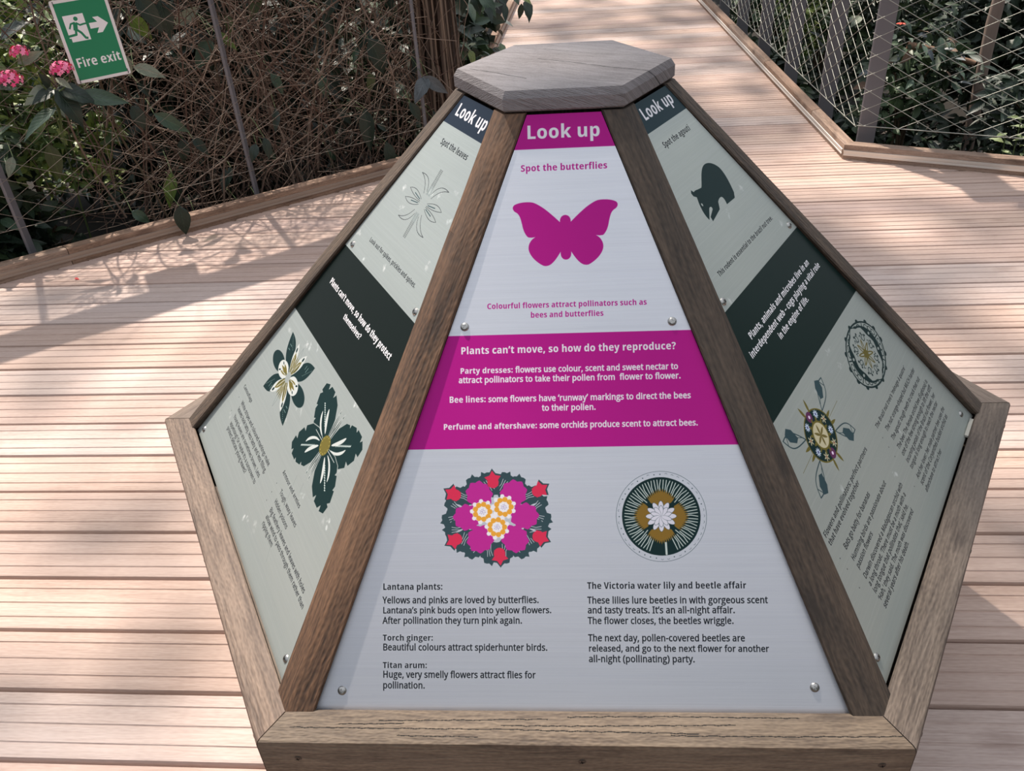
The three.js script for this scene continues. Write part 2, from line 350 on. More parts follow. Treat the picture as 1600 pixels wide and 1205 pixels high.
function artist(g, C) {
  const A = {};
  // text fitted between u0 and u1 on the baseline s; segs is a string or [[string, weight], ...]
  A.text = (segs, u0, u1, s, color, weight = 'normal', sq = 1.04) => {
    if (typeof segs === 'string') segs = [[segs, weight]];
    const f = (wt, px) => `${wt} ${px}px sans-serif`;
    let tot = 0; const ws = segs.map(([t, wt]) => { g.font = f(wt, 100); const w = g.measureText(t).width / 100; tot += w; return w; });
    const size = (u1 - u0) / tot * sq;
    g.save(); g.translate(u0, s); g.scale(1 / sq, -1); g.fillStyle = C(color); g.textBaseline = 'alphabetic';
    let x = 0; segs.forEach(([t, wt], i) => {
      const px = 100, k = size / px;
      g.save(); g.translate(x, 0); g.scale(k, k); g.font = f(wt, px); g.fillText(t, 0, 0);
      if (wt === 'normal') { g.lineWidth = 4.6; g.lineJoin = 'round'; g.strokeStyle = C(color); g.strokeText(t, 0, 0); }
      g.restore(); x += ws[i] * size;
    });
    g.restore();
  };
  A.poly = (pts, color, { smooth = false, line = 0, open = false } = {}) => {
    g.beginPath();
    if (smooth) {
      const n = pts.length, mid = (a, b) => [(a[0] + b[0]) / 2, (a[1] + b[1]) / 2];
      g.moveTo(...mid(pts[n - 1], pts[0]));
      for (let i = 0; i < n; i++) { const m = mid(pts[i], pts[(i + 1) % n]); g.quadraticCurveTo(pts[i][0], pts[i][1], m[0], m[1]); }
    } else { pts.forEach((p, i) => i ? g.lineTo(...p) : g.moveTo(...p)); }
    if (!open) g.closePath();
    if (line) { g.lineWidth = line; g.lineJoin = g.lineCap = 'round'; g.strokeStyle = C(color); g.stroke(); } else { g.fillStyle = C(color); g.fill(); }
  };
  A.disc = (u, s, r, color, line = 0, ry = r, rot = 0) => { g.beginPath(); g.ellipse(u, s, r, ry, rot, 0, Math.PI * 2); if (line) { g.lineWidth = line; g.strokeStyle = C(color); g.stroke(); } else { g.fillStyle = C(color); g.fill(); } };
  A.band = (s0, s1, color) => { g.fillStyle = C(color); g.fillRect(-PU, s0, 2 * PU, s1 - s0); };
  A.at = (u, s, rot, sc, fn) => { g.save(); g.translate(u, s); g.rotate(rot); g.scale(sc, sc); fn(); g.restore(); };
  // a leaf from the origin along +x
  A.leaf = (len, wid, color, { tip = 1, belly = 0.45, line = 0 } = {}) => {
    g.beginPath(); g.moveTo(0, 0); g.bezierCurveTo(len * belly * 0.6, wid, len * (1 - 0.3 * tip), wid * 0.9, len, 0); g.bezierCurveTo(len * (1 - 0.3 * tip), -wid * 0.9, len * belly * 0.6, -wid, 0, 0); g.closePath();
    if (line) { g.lineWidth = line; g.strokeStyle = C(color); g.stroke(); } else { g.fillStyle = C(color); g.fill(); }
  };
  A.lineTo = (pts, w, color) => A.poly(pts, color, { line: w, open: true });
  A.star = (n, r0, r1, color, rot = 0) => { const p = []; for (let i = 0; i < 2 * n; i++) { const a = rot + i * Math.PI / n, r = i % 2 ? r0 : r1; p.push([Math.cos(a) * r, Math.sin(a) * r]); } A.poly(p, color); };
  A.bloom = (n, r, pr, color, cc, cr) => { for (let i = 0; i < n; i++) { const a = i / n * Math.PI * 2; A.disc(Math.cos(a) * r, Math.sin(a) * r, pr, color); } A.disc(0, 0, cr, cc); };
  return A;
}
const bullet = (A, u, s) => A.disc(u, s, 0.9, INK.text);

const frontSheet = () => sheet((g, C, A) => {
  A.band(727.5, 810, INK.mag); A.band(324.5, 475, INK.mag);
  A.text('Look up', -52, 49, 742, INK.white, 'bold', 1.0);
  A.text('Spot the butterflies', -60, 57, 697, INK.mag, 'bold');
  A.text('Colourful flowers attract pollinators such as', -108, 104, 510, INK.mag, 'bold');
  A.text('bees and butterflies', -50, 47, 497, INK.mag, 'bold');
  const B = [[-1, 634], [4.5, 632], [6.3, 625.5], [18, 637], [32, 649], [44, 654], [56, 654], [65, 652], [69, 647], [67, 642], [60, 636], [57, 624], [53, 611], [48, 605.5], [39, 606], [47, 599], [49, 590], [43, 578], [34, 569], [27, 566], [18, 568], [10, 577], [6, 585]];
  const outline = [...B, [4.5, 577], [-1, 574.5], [-7, 577], [-8, 585], ...B.slice(2).reverse().map(([x, y]) => [-2 - x, y]), [-7.5, 631]];
  g.beginPath();
  const smoothHalf = () => {
    g.moveTo(6.3, 625.5); g.bezierCurveTo(18, 637, 30, 649, 42, 653.5); g.bezierCurveTo(50, 655.5, 62, 654, 67, 651); g.bezierCurveTo(71, 648, 69, 643, 65.5, 641); g.bezierCurveTo(60, 638, 59, 632, 57, 624); g.bezierCurveTo(56, 617, 53, 609, 49, 606); g.bezierCurveTo(45, 605, 42, 605.5, 39, 606.2); g.bezierCurveTo(46, 603, 50, 595, 48.5, 588); g.bezierCurveTo(46, 578, 36, 570, 29, 566.5); g.bezierCurveTo(21, 564.5, 15, 570, 6, 585); g.lineTo(-1, 585); g.lineTo(-1, 625.5); g.closePath();
  };
  g.fillStyle = C(INK.mag);
  smoothHalf(); g.fill(); g.save(); g.translate(-2, 0); g.scale(-1, 1); g.beginPath(); smoothHalf(); g.fill(); g.restore();
  A.disc(-1, 627, 7.2, INK.mag, 0, 8); A.disc(-1, 582, 7, INK.mag, 0, 8); g.fillRect(-8, 582, 14, 45);
  A.text("Plants can\u2019t move, so how do they reproduce?", -144, 140, 450, INK.white, 'bold');
  A.text([['Party dresses:', 'bold'], [' flowers use colour, scent and sweet nectar to', 'normal']], -145, 142, 424, INK.white);
  A.text('attract pollinators to take their pollen from  flower to flower.', -147, 145, 411.5, INK.white);
  A.text([['Bee lines:', 'bold'], [' some flowers have \u2018runway\u2019 markings to direct the bees', 'normal']], -160, 157, 385.5, INK.white);
  A.text('to their pollen.', -37, 34, 373, INK.white);
  A.text([['Perfume and aftershave:', 'bold'], [' some orchids produce scent to attract bees.', 'normal']], -168, 165, 350, INK.white);
  for (const [t, u1, s, b] of [['Lantana plants:', -170, 142, 1], ['Yellows and pinks are loved by butterflies.', -45, 125], ['Lantana\u2019s pink buds open into yellow flowers.', -29, 112], ['After pollination they turn pink again.', -67, 99], ['Torch ginger:', -183, 77.3, 1], ['Beautiful colours attract spiderhunter birds.', -35, 65], ['Titan arum:', -191, 42.5, 1], ['Huge, very smelly flowers attract flies for', -51, 30.3], ['pollination.', -194, 17]]) A.text(t, -249.5, u1, s, INK.text, b ? 'bold' : 'normal');
  for (const [t, u1, s, b] of [['The Victoria water lily and beetle affair', 218, 142.5, 1], ['These lilies lure beetles in with gorgeous scent', 244, 124], ['and tasty treats. It\u2019s an all-night affair.', 203, 111.5], ['The flower closes, the beetles wriggle.', 201, 98.5], ['The next day, pollen-covered beetles are', 214, 77], ['released, and go to the next flower for another', 243, 64], ['all-night (pollinating) party.', 151, 51]]) A.text(t, 17, u1, s, INK.text, b ? 'bold' : 'normal');
  // lantana wreath
  A.at(-99, 234, 0, 1, () => {
    for (let i = 0; i < 18; i++) { // ring of dark leaves
      const a = i / 18 * Math.PI * 2, ru = 56, rs = 44;
      A.at(Math.cos(a) * ru, Math.sin(a) * rs, a + (i % 2 ? 0.35 : -0.35), 1, () => {
        const p = []; for (let k = 0; k <= 24; k++) { const b = k / 24 * Math.PI * 2, r = 1 + 0.12 * Math.cos(b * 9); p.push([Math.cos(b) * 17 * r, Math.sin(b) * 12 * r]); }
        A.poly(p, INK.slate);
        for (let k = -1; k <= 1; k++) A.lineTo([[-9, k * 4], [-1, k * 2.2], [6, k * 3.4]], 0.7, 'silver');
      });
    }
    for (let i = 0; i < 8; i++) { const a = (i + 0.5) / 8 * Math.PI * 2; A.at(Math.cos(a) * 47, Math.sin(a) * 37, a, 1, () => A.leaf(11, 1.6, 'silver')); }
    for (const [u, s] of [[-22, 30], [23, 31], [-38, 1], [37, 2], [-21, -27], [24, -27]]) A.at(u, s, Math.atan2(s, u), 1, () => {
      const p = []; for (let k = 0; k < 36; k++) { const b = k / 36 * Math.PI * 2, r = 18 * (1 + 0.08 * Math.cos(b * 9)); p.push([Math.cos(b) * r, Math.sin(b) * r * 0.92]); } A.poly(p, INK.pink); });
    for (const [u, s] of [[-4, 50], [-57, 32], [58, 36], [-56, -29], [58, -26], [4, -50]]) A.at(u, s, Math.atan2(s, u) , 1, () => { A.at(1.6, 0, 0, 1, () => A.star(5, 7.5, 12.5, INK.slate, 0)); A.star(5, 6.6, 11.5, INK.red, 0); A.disc(-4, 0, 7.5, INK.red); });
    for (const [u, s] of [[-18, 8], [10, 14], [1, -12]]) A.at(u, s, 0, 1, () => {
      A.disc(0, 0, 13.5, INK.white); for (let k = 0; k < 9; k++) { const b = k / 9 * Math.PI * 2; A.disc(Math.cos(b + 0.3) * 13.8, Math.sin(b + 0.3) * 13.8, 2.8, INK.white); }
      for (let k = 0; k < 9; k++) { const b = k / 9 * Math.PI * 2; A.disc(Math.cos(b) * 9.6, Math.sin(b) * 9.6, 3.5, INK.gold); }
      A.disc(0, 0, 6.6, INK.white); for (let k = 0; k < 14; k++) { const b = k * 2.4, r = 1.1 * Math.sqrt(k); A.disc(Math.cos(b) * r, Math.sin(b) * r, 0.55, '#8c7fb4'); }
    });
  });
  // water lily roundel
  A.at(114, 234, 0, 1, () => {
    A.disc(0, 0, 57.5, INK.slate, 0.45); A.disc(0, 0, 50, INK.green);
    let q = 9; const r = () => { q = (q * 9301 + 49297) % 233280; return q / 233280; };
    for (let k = 0; k < 44; k++) { const a = k / 44 * Math.PI * 2; if (r() < 0.6) { g.save(); g.rotate(a); g.beginPath(); g.arc(53.6, 0, 1.6, -1.2, 1.2); g.lineWidth = 0.4; g.strokeStyle = C(INK.slate); g.stroke(); g.restore(); } else A.disc(Math.cos(a) * 53.6, Math.sin(a) * 53.6, 0.75, INK.slate); }
    for (let k = 0; k < 72; k++) { const a = k / 72 * Math.PI * 2; if (a > 4.42 && a < 5.1) continue; const f = k % 3; A.lineTo(f ? [[Math.cos(a) * 30, Math.sin(a) * 30], [Math.cos(a) * 46.5, Math.sin(a) * 46.5]] : [[Math.cos(a) * 25, Math.sin(a) * 25], [Math.cos(a + 0.03) * 38, Math.sin(a + 0.03) * 38], [Math.cos(a - 0.01) * 46.5, Math.sin(a - 0.01) * 46.5]], 1.15, '#b9c3bf'); }
    for (let k = 0; k < 4; k++) A.at(0, 0, k * Math.PI / 2, 1, () => { const p = [[12, 0], [17, -13]]; for (let i = -7; i <= 7; i++) { const b = i / 7 * 0.62; const r = 36 - Math.abs(i) * 0.7; p.push([Math.cos(b - 0.04) * (r - 5), Math.sin(b - 0.04) * (r - 5)], [Math.cos(b) * r, Math.sin(b) * r]); } p.push([17, 13]); A.poly(p, '#80632a'); });
    A.lineTo([[5, -34], [5.5, -48]], 2.6, '#b9c3bf');
    for (const [n, len, wd, off] of [[12, 20, 4.6, 0], [10, 14, 3.6, 0.3]]) for (let k = 0; k < n; k++) A.at(0, 0, k / n * Math.PI * 2 + off, 1, () => { A.leaf(len, wd + 0.5, INK.slate, { tip: 0.2 }); A.leaf(len - 0.5, wd, '#cfcdd8', { tip: 0.2 }); });
  });
});

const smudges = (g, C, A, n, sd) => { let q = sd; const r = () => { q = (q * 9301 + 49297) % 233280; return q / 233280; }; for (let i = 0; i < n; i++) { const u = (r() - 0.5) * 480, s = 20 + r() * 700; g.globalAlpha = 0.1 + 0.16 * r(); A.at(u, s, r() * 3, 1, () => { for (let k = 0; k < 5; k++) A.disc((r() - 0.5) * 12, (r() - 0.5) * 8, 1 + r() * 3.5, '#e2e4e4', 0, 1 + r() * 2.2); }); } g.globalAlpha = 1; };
const leftSheet = () => sheet((g, C, A) => {
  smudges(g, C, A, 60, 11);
  A.band(729, 810, INK.navy); A.band(327, 476.5, '#131b19');
  A.text('Look up', -48, 55, 745, INK.white, 'bold', 1.0);
  A.text('Spot the leaves', -42, 52, 698, INK.text, 'bold');
  A.text('Look out for spikes, prickles and spines.', -90, 104, 511, INK.text, 'bold');
  A.text('Plants can\u2019t move, so how do they protect', -143, 143, 410, INK.white, 'bold');
  A.text('themselves?', -40, 40, 391, INK.white, 'bold');
  A.text('Camouflage', -245, -185, 142, INK.text, 'bold');
  for (const [t, u0, u1, s] of [['White stripes and coloured markings make', -221, -14, 120], ['leaves look tatty, less tasty and less filling.', -221, -13, 106.5], ['Young leaves are sometimes brown. Less', -221, -24, 90.5], ['appetising? Or maybe it\u2019s a sunscreen to', -221, -26, 75.5], ['protect delicate young leaves?', -223, -74, 63.5]]) A.text(t, u0, u1, s, INK.text);
  bullet(A, -242, 122); bullet(A, -243, 92);
  A.text('Armour and armies', 37, 133, 143, INK.text, 'bold');
  for (const [t, u1, s] of [['Tough, waxy leaves', 150, 120.5], ['Hidden poisons', 131, 102.5], ['Big feathery leaves and leaves with holes', 256, 86], ['allow wind to pass through them rather than', 273, 73], ['ripping them', 120, 60]]) A.text(t, 60, u1, s, INK.text);
  bullet(A, 37, 123); bullet(A, 37, 106); bullet(A, 36, 89);
  // spiky line drawing
  A.at(4, 611, 0, 1, () => {
    const dots = (pts, w = 0.8) => { A.lineTo(pts, w * 0.7, INK.text); for (let i = 0; i < pts.length - 1; i++) { const [a, b] = [pts[i], pts[i + 1]], L = Math.hypot(b[0] - a[0], b[1] - a[1]); for (let k = 0; k < L; k += 2.6) A.disc(a[0] + (b[0] - a[0]) * k / L, a[1] + (b[1] - a[1]) * k / L, w * 0.85, INK.text); } };
    for (const sy of [1, -1]) {
      A.at(0, 0, 0, 1, () => { for (const x of [-5, -2, 2, 5]) { A.lineTo([[x, sy * 15], [x * 0.9, sy * 34]], 0.7, INK.slate); dots([[x * 0.9, sy * 30], [x * 0.75, sy * 56]], 0.7); } });
      for (const sx of [1, -1]) {
        const qd = (a, c, e) => [...Array(9)].map((_, i) => { const t = i / 8, m = 1 - t; return [sx * (m * m * a[0] + 2 * m * t * c[0] + t * t * e[0]), sy * (m * m * a[1] + 2 * m * t * c[1] + t * t * e[1])]; });
        dots([...qd([8, 19], [18, 42], [50, 37]), ...qd([50, 37], [26, 33], [14, 14])], 0.75);
        dots([...qd([12, 4.5], [40, 17], [60, 8]), ...qd([60, 8], [40, 1], [12, 1])], 0.65); A.lineTo([[sx * 16, sy * 3.2], [sx * 38, sy * 6.5]], 1.5, INK.slate);
      }
    }
  });
  // camouflage flower
  A.at(-107, 241, 0, 1, () => {
    const big = (len, wd) => { A.leaf(len + 1.2, wd + 1.4, 'silver', { belly: 0.9 }); A.leaf(len, wd, INK.green, { belly: 0.9 }); };
    for (const a of [0.69, Math.PI - 0.69, Math.PI + 0.69, -0.69]) A.at(0, 0, a, 1, () => { big(88, 22); A.lineTo([[54, 4], [60, 9]], 0.8, '#7f9a96'); A.lineTo([[58, -2], [66, 4]], 0.8, '#7f9a96'); for (let k = 0; k < 8; k++) A.disc(50 + k * 4, -6 + k * 0.4, 0.6, '#9db3ae'); });
    for (const a of [0, Math.PI]) A.at(0, 0, a, 1, () => { g.save(); g.translate(62, 0); A.disc(0, 0, 33, 'silver', 0, 15.5); A.disc(0, 0, 32, INK.green, 0, 14.5); g.restore(); });
    for (let k = 0; k < 6; k++) A.at(0, 0, k * Math.PI / 3 + (k % 3 === 0 ? 0 : 0.12 * (k % 2 ? 1 : -1)), 1, () => {
      if (k % 3 === 0) { A.disc(30, 0, 24, INK.pale, 0, 14); for (const o of [-0.26, -0.05, 0.2]) A.at(6, 0, o, 1, () => A.leaf(38 - 30 * Math.abs(o), 3.6, INK.olive, { belly: 0.8 })); A.lineTo([[14, 2], [32, 4]], 1.2, INK.pale); A.at(38, 5, 0.4, 1, () => A.leaf(9, 2.4, INK.green)); A.at(36, -6, -0.3, 1, () => A.leaf(8, 2, INK.green)); }
      else { A.leaf(60, 12.5, INK.pale, { belly: 1 }); A.leaf(44, 8, INK.olive, { belly: 1 }); A.disc(48, 1, 4.5, INK.green, 0, 2.6); A.lineTo([[12, 0], [36, 1]], 1.4, INK.pale); A.lineTo([[18, -4], [34, -3]], 1, INK.green); }
    });
    for (const a of [1.57, -1.57]) A.at(0, 0, a, 1, () => { for (const o of [-9, -3, 3, 9]) A.at(0, 0, o * 0.03, 1, () => { A.leaf(40, 3.4, INK.olive); A.lineTo([[10, 0], [30, 0]], 0.8, INK.pale); }); A.leaf(58, 7, INK.slate, { line: 0.35 }); });
    for (let k = 0; k < 20; k++) A.at(0, 0, k / 20 * Math.PI * 2, 1, () => A.lineTo([[8, 0], [18, 0]], 0.9, k % 2 ? INK.pale : INK.slate));
    A.disc(0, 0, 9.5, 'silver');
  });
  // armoured flower
  A.at(107, 241, 0, 1, () => {
    const cut = (a) => A.at(0, 0, a, 1, () => {
      for (const [c, k] of [['silver', 1.05], [INK.green, 1]]) {
        const p = [[0, 0], [30, 26], [48, 33], [58, 31], [60, 26], [63, 31], [78, 27], [81, 20], [84, 24], [98, 14], [96, 6], [102, 8], [107, -4], [99, -15], [92, -10], [92, -20], [78, -28], [71, -22], [71, -31], [52, -34], [30, -27]];
        A.poly(p.map(([x, y]) => [x * k - (k > 1 ? 1.5 : 0), y * k]), c);
      }
      A.lineTo([[30, 0], [74, 0]], 0.9, '#c9d3d0'); for (let i = 0; i < 11; i++) A.lineTo([[32 + i * 4, -1.6], [34 + i * 4, 1.6]], 0.8, '#c9d3d0');
    });
    for (const a of [0.56, Math.PI - 0.56, Math.PI + 0.56, -0.56]) cut(a);
    for (const a of [Math.PI / 2, -Math.PI / 2]) A.at(0, 0, a, 1, () => {
      for (const o of [-0.13, 0.13]) A.at(0, 0, o, 1, () => { A.leaf(60, 6, INK.pale); A.leaf(58, 4.6, INK.green); A.lineTo([[14, 0], [52, 0]], 1.6, INK.pale); });
    });
    for (const sx of [1, -1]) for (const sy of [1, -1]) {
      g.save(); g.scale(sx, sy);
      A.poly([[13, 9], [30, 28], [44, 44], [40, 28], [22, 12]], INK.pale, { smooth: true });
      A.poly([[15, 3], [36, 10], [50, 22], [57, 31], [54, 18], [36, 5]], INK.pale, { smooth: true });
      g.restore();
    }
    for (const a of [0, Math.PI]) A.at(0, 0, a, 1, () => { A.lineTo([[16, 0], [46, 0]], 1, INK.pale); });
    A.disc(0, 0, 15.5, INK.olive, 0, 15.5); for (let k = 0; k < 12; k++) { const a = k / 12 * Math.PI * 2; A.disc(Math.cos(a) * 12.8, Math.sin(a) * 12.8, 1, '#9c9250'); }
  });
  // scratches from use
  g.globalAlpha = 0.35; A.lineTo([[80, 168], [100, 90], [128, 40]], 0.5, INK.slate); A.lineTo([[108, 172], [112, 158]], 0.6, INK.slate); g.globalAlpha = 1;
}, '#b2b9b6', 160);

const rightSheet = () => sheet((g, C, A) => {
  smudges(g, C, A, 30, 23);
  A.band(732, 810, '#20353c'); A.band(328.5, 480, '#172624');
  A.text('Look up', -51, 48, 749, INK.white, 'bold', 1.0);
  A.text('Spot the agouti', -47, 43, 703, INK.text, 'bold');
  A.text('This rodent is essential to the brazil nut tree.', -113, 106, 518.5, INK.text, 'bold');
  A.text('Plants, animals and microbes live in an', -134, 127, 425, INK.white, 'bold');
  A.text('interdependent web \u2013 cogs playing a vital role', -158, 153, 407, INK.white, 'bold');
  A.text('in the engine of life.', -70, 62, 389, INK.white, 'bold');
  A.text('Flowers and pollinators: perfect partners', -249, -38, 171, INK.text, 'bold');
  A.text('that have evolved together', -250, -107, 158.5, INK.text, 'bold');
  for (const [t, u1, s] of [['Bats go batty for bananas', -100, 133], ['Humming birds are passionate about', -46, 113.5], ['passion flowers', -151, 101], ['Darwin discovered a Madagascan orchid with', -8, 83], ['a long throat. \u2018There must be a moth with a', -16, 70], ['long tongue that pollinates that,\u2019 said he.', -28, 57.5], ['\u2018Hah,\u2019 they said. The moth was discovered', -24, 44.5], ['several years after his death.', -85, 31.5]]) A.text(t, -226, u1, s, INK.text);
  bullet(A, -248, 137); bullet(A, -248, 119); bullet(A, -249, 88);
  A.text('The Brazil nut tree\u2019s \u2018m\u00e9nage \u00e0 quatre\u2019', 21, 212, 169.5, INK.text, 'bold');
  for (const [t, u1, s] of [['The nut: orange-shaped but MUCH harder', 238, 150], ['The agouti: tough teeth to crack that nut', 236, 132.5], ['The bee: The female orchid bee (Euglossa) is', 256, 115], ['one of the few strong enough to lift the stiff,', 258, 102], ['incurving petals of the Brazil nut flower, her', 253, 88.5], ['tongue is long enough to reach the nectar', 244, 76.5], ['And her lover: her male partner bee uses the', 255, 57.5], ['scent of the Coryanthes bucket orchid as', 249, 45], ['aftershave to attract her', 160, 31]]) A.text(t, 43, u1, s, INK.text);
  bullet(A, 20, 154); bullet(A, 20, 136); bullet(A, 20, 118); bullet(A, 20, 60);
  // agouti silhouette
  g.fillStyle = C(INK.green); g.beginPath(); g.moveTo(-55, 631); g.lineTo(-51, 635); g.lineTo(-47, 630); g.bezierCurveTo(-42, 632, -36, 629, -23, 628); g.bezierCurveTo(-12, 634, -2, 646, 14, 650); g.bezierCurveTo(28, 653, 44, 646, 52, 634); g.bezierCurveTo(58, 622, 54, 606, 49, 591); g.lineTo(42, 584); g.lineTo(12, 585); g.bezierCurveTo(15, 592, 14, 598, 9, 599); g.bezierCurveTo(1, 600, -6, 597, -7, 594); g.lineTo(-13, 587); g.lineTo(-47, 581); g.lineTo(-46, 588); g.lineTo(-30, 594); g.bezierCurveTo(-27, 597, -30, 600, -36, 598.5); g.lineTo(-53, 586); g.bezierCurveTo(-57, 594, -56, 604, -52, 614); g.lineTo(-48, 622); g.lineTo(-54, 626); g.closePath(); g.fill();
  A.disc(-47, 609, 1.8, 'silver', 0, 2.4);
  // Brazil nut roundel
  A.at(123, 252, 0, 1, () => {
    for (let k = 0; k < 14; k++) { const a = (k + 0.5) / 14 * Math.PI * 2; A.disc(Math.cos(a) * 72, Math.sin(a) * 50, 4.6, INK.green); }
    A.disc(0, 0, 72, INK.green, 0, 51); A.disc(0, 0, 69, 'silver', 0, 48);
    for (let k = 0; k < 28; k++) { const a = k / 28 * Math.PI * 2; A.at(Math.cos(a) * 62, Math.sin(a) * 42, a + Math.PI / 2, 1, () => { k % 4 ? A.disc(0, 0, 5.2, INK.green, 1.5, 4) : A.lineTo([[0, -5], [0, 5]], 2.2, INK.green); }); }
    A.disc(0, 0, 56, INK.green, 0, 46);
    for (let k = 0; k < 8; k++) { const a = (k + 0.5) / 8 * Math.PI * 2; A.disc(Math.cos(a) * 49, Math.sin(a) * 40, 3.2, 'silver', 0, 2.5); }
    const oct = []; for (let k = 0; k < 32; k++) { const a = k / 32 * Math.PI * 2, r = 1 + 0.05 * Math.cos(8 * a); oct.push([Math.cos(a) * 43 * r, Math.sin(a) * 47 * r]); }
    A.poly(oct, 'silver'); A.poly(oct, INK.green, { line: 1.8 });
    for (let k = 0; k < 8; k++) A.at(0, 0, k / 8 * Math.PI * 2, 1, () => { A.disc(29, 0, 5.5, INK.green, 1.6, 4); A.disc(35, 5.5, 2.2, INK.green); A.disc(35, -5.5, 2.2, INK.green); A.lineTo([[24, 5], [31, 9], [27, 12]], 1.3, INK.green); });
    for (let k = 0; k < 8; k++) A.at(0, 0, k / 8 * Math.PI * 2 + 0.39, 1, () => A.leaf(24, 3.6, INK.olive, { line: 2.2 }));
    A.disc(0, 0, 8, INK.olive);
  });
  // flowers and bees roundel
  A.at(-121, 254, 0, 1, () => {
    for (const [sx, sy] of [[1, 1], [-1, 1], [1, -1], [-1, -1]]) { g.save(); g.scale(sx, sy); A.at(38, 18, 0.55, 1, () => { A.leaf(56, 15, INK.slate, { line: 1.8, belly: 1 }); A.lineTo([[6, 3], [50, 5]], 1, INK.slate); A.poly([[18, 3], [30, 15], [42, 17], [48, 8], [40, -2], [24, -4]], INK.slate); A.lineTo([[46, -6], [46, 6]], 1.4, INK.slate); }); g.restore(); }
    for (const a of [1.35, 1.79, -1.35, -1.79, 0.15, -0.15, Math.PI - 0.15, Math.PI + 0.15]) A.at(0, 0, a, 1, () => { g.save(); g.translate(34, 0); A.leaf(22, 3.6, INK.olive); g.restore(); });
    A.lineTo([[40, 2], [88, 4]], 0.7, INK.olive); A.lineTo([[-40, -2], [-88, -4]], 0.7, INK.olive);
    A.disc(0, 0, 43, INK.olive, 0, 38); A.disc(0, 0, 41, INK.green, 0, 36); A.disc(0, 0, 42, INK.olive, 2, 37);
    for (let k = 0; k < 10; k++) A.at(0, 0, k / 10 * Math.PI * 2 + 0.31, 1, () => { g.save(); g.translate(31, 0); if (k % 5 === 2) { A.disc(0, 0, 8, INK.violet); A.disc(0, 0, 2.6, '#d9c3dd'); } else if (k % 2) { for (let i = 0; i < 10; i++) A.at(0, 0, i * 0.628, 1, () => A.leaf(7, 1.4, '#b9c6da')); A.disc(0, 0, 2.1, '#5a5f86'); } else { for (let i = 0; i < 6; i++) A.at(0, 0, i * 1.047, 1, () => A.leaf(7.5, 1.6, INK.cream)); A.disc(0, 0, 1.5, '#8a4a3a'); } g.restore(); });
    for (let k = 0; k < 12; k++) A.at(0, 0, k / 12 * Math.PI * 2, 1, () => { g.save(); g.translate(19, 0); A.leaf(9, 3, INK.olive); g.restore(); });
    A.disc(0, 0, 21.5, INK.olive); A.disc(0, 0, 18.5, INK.cream);
    for (let k = 0; k < 6; k++) A.at(0, 0, k / 6 * Math.PI * 2 + 0.3, 1, () => A.leaf(16.5, 3, '#6a5f35'));
  });
}, '#b2b8b3', 160);

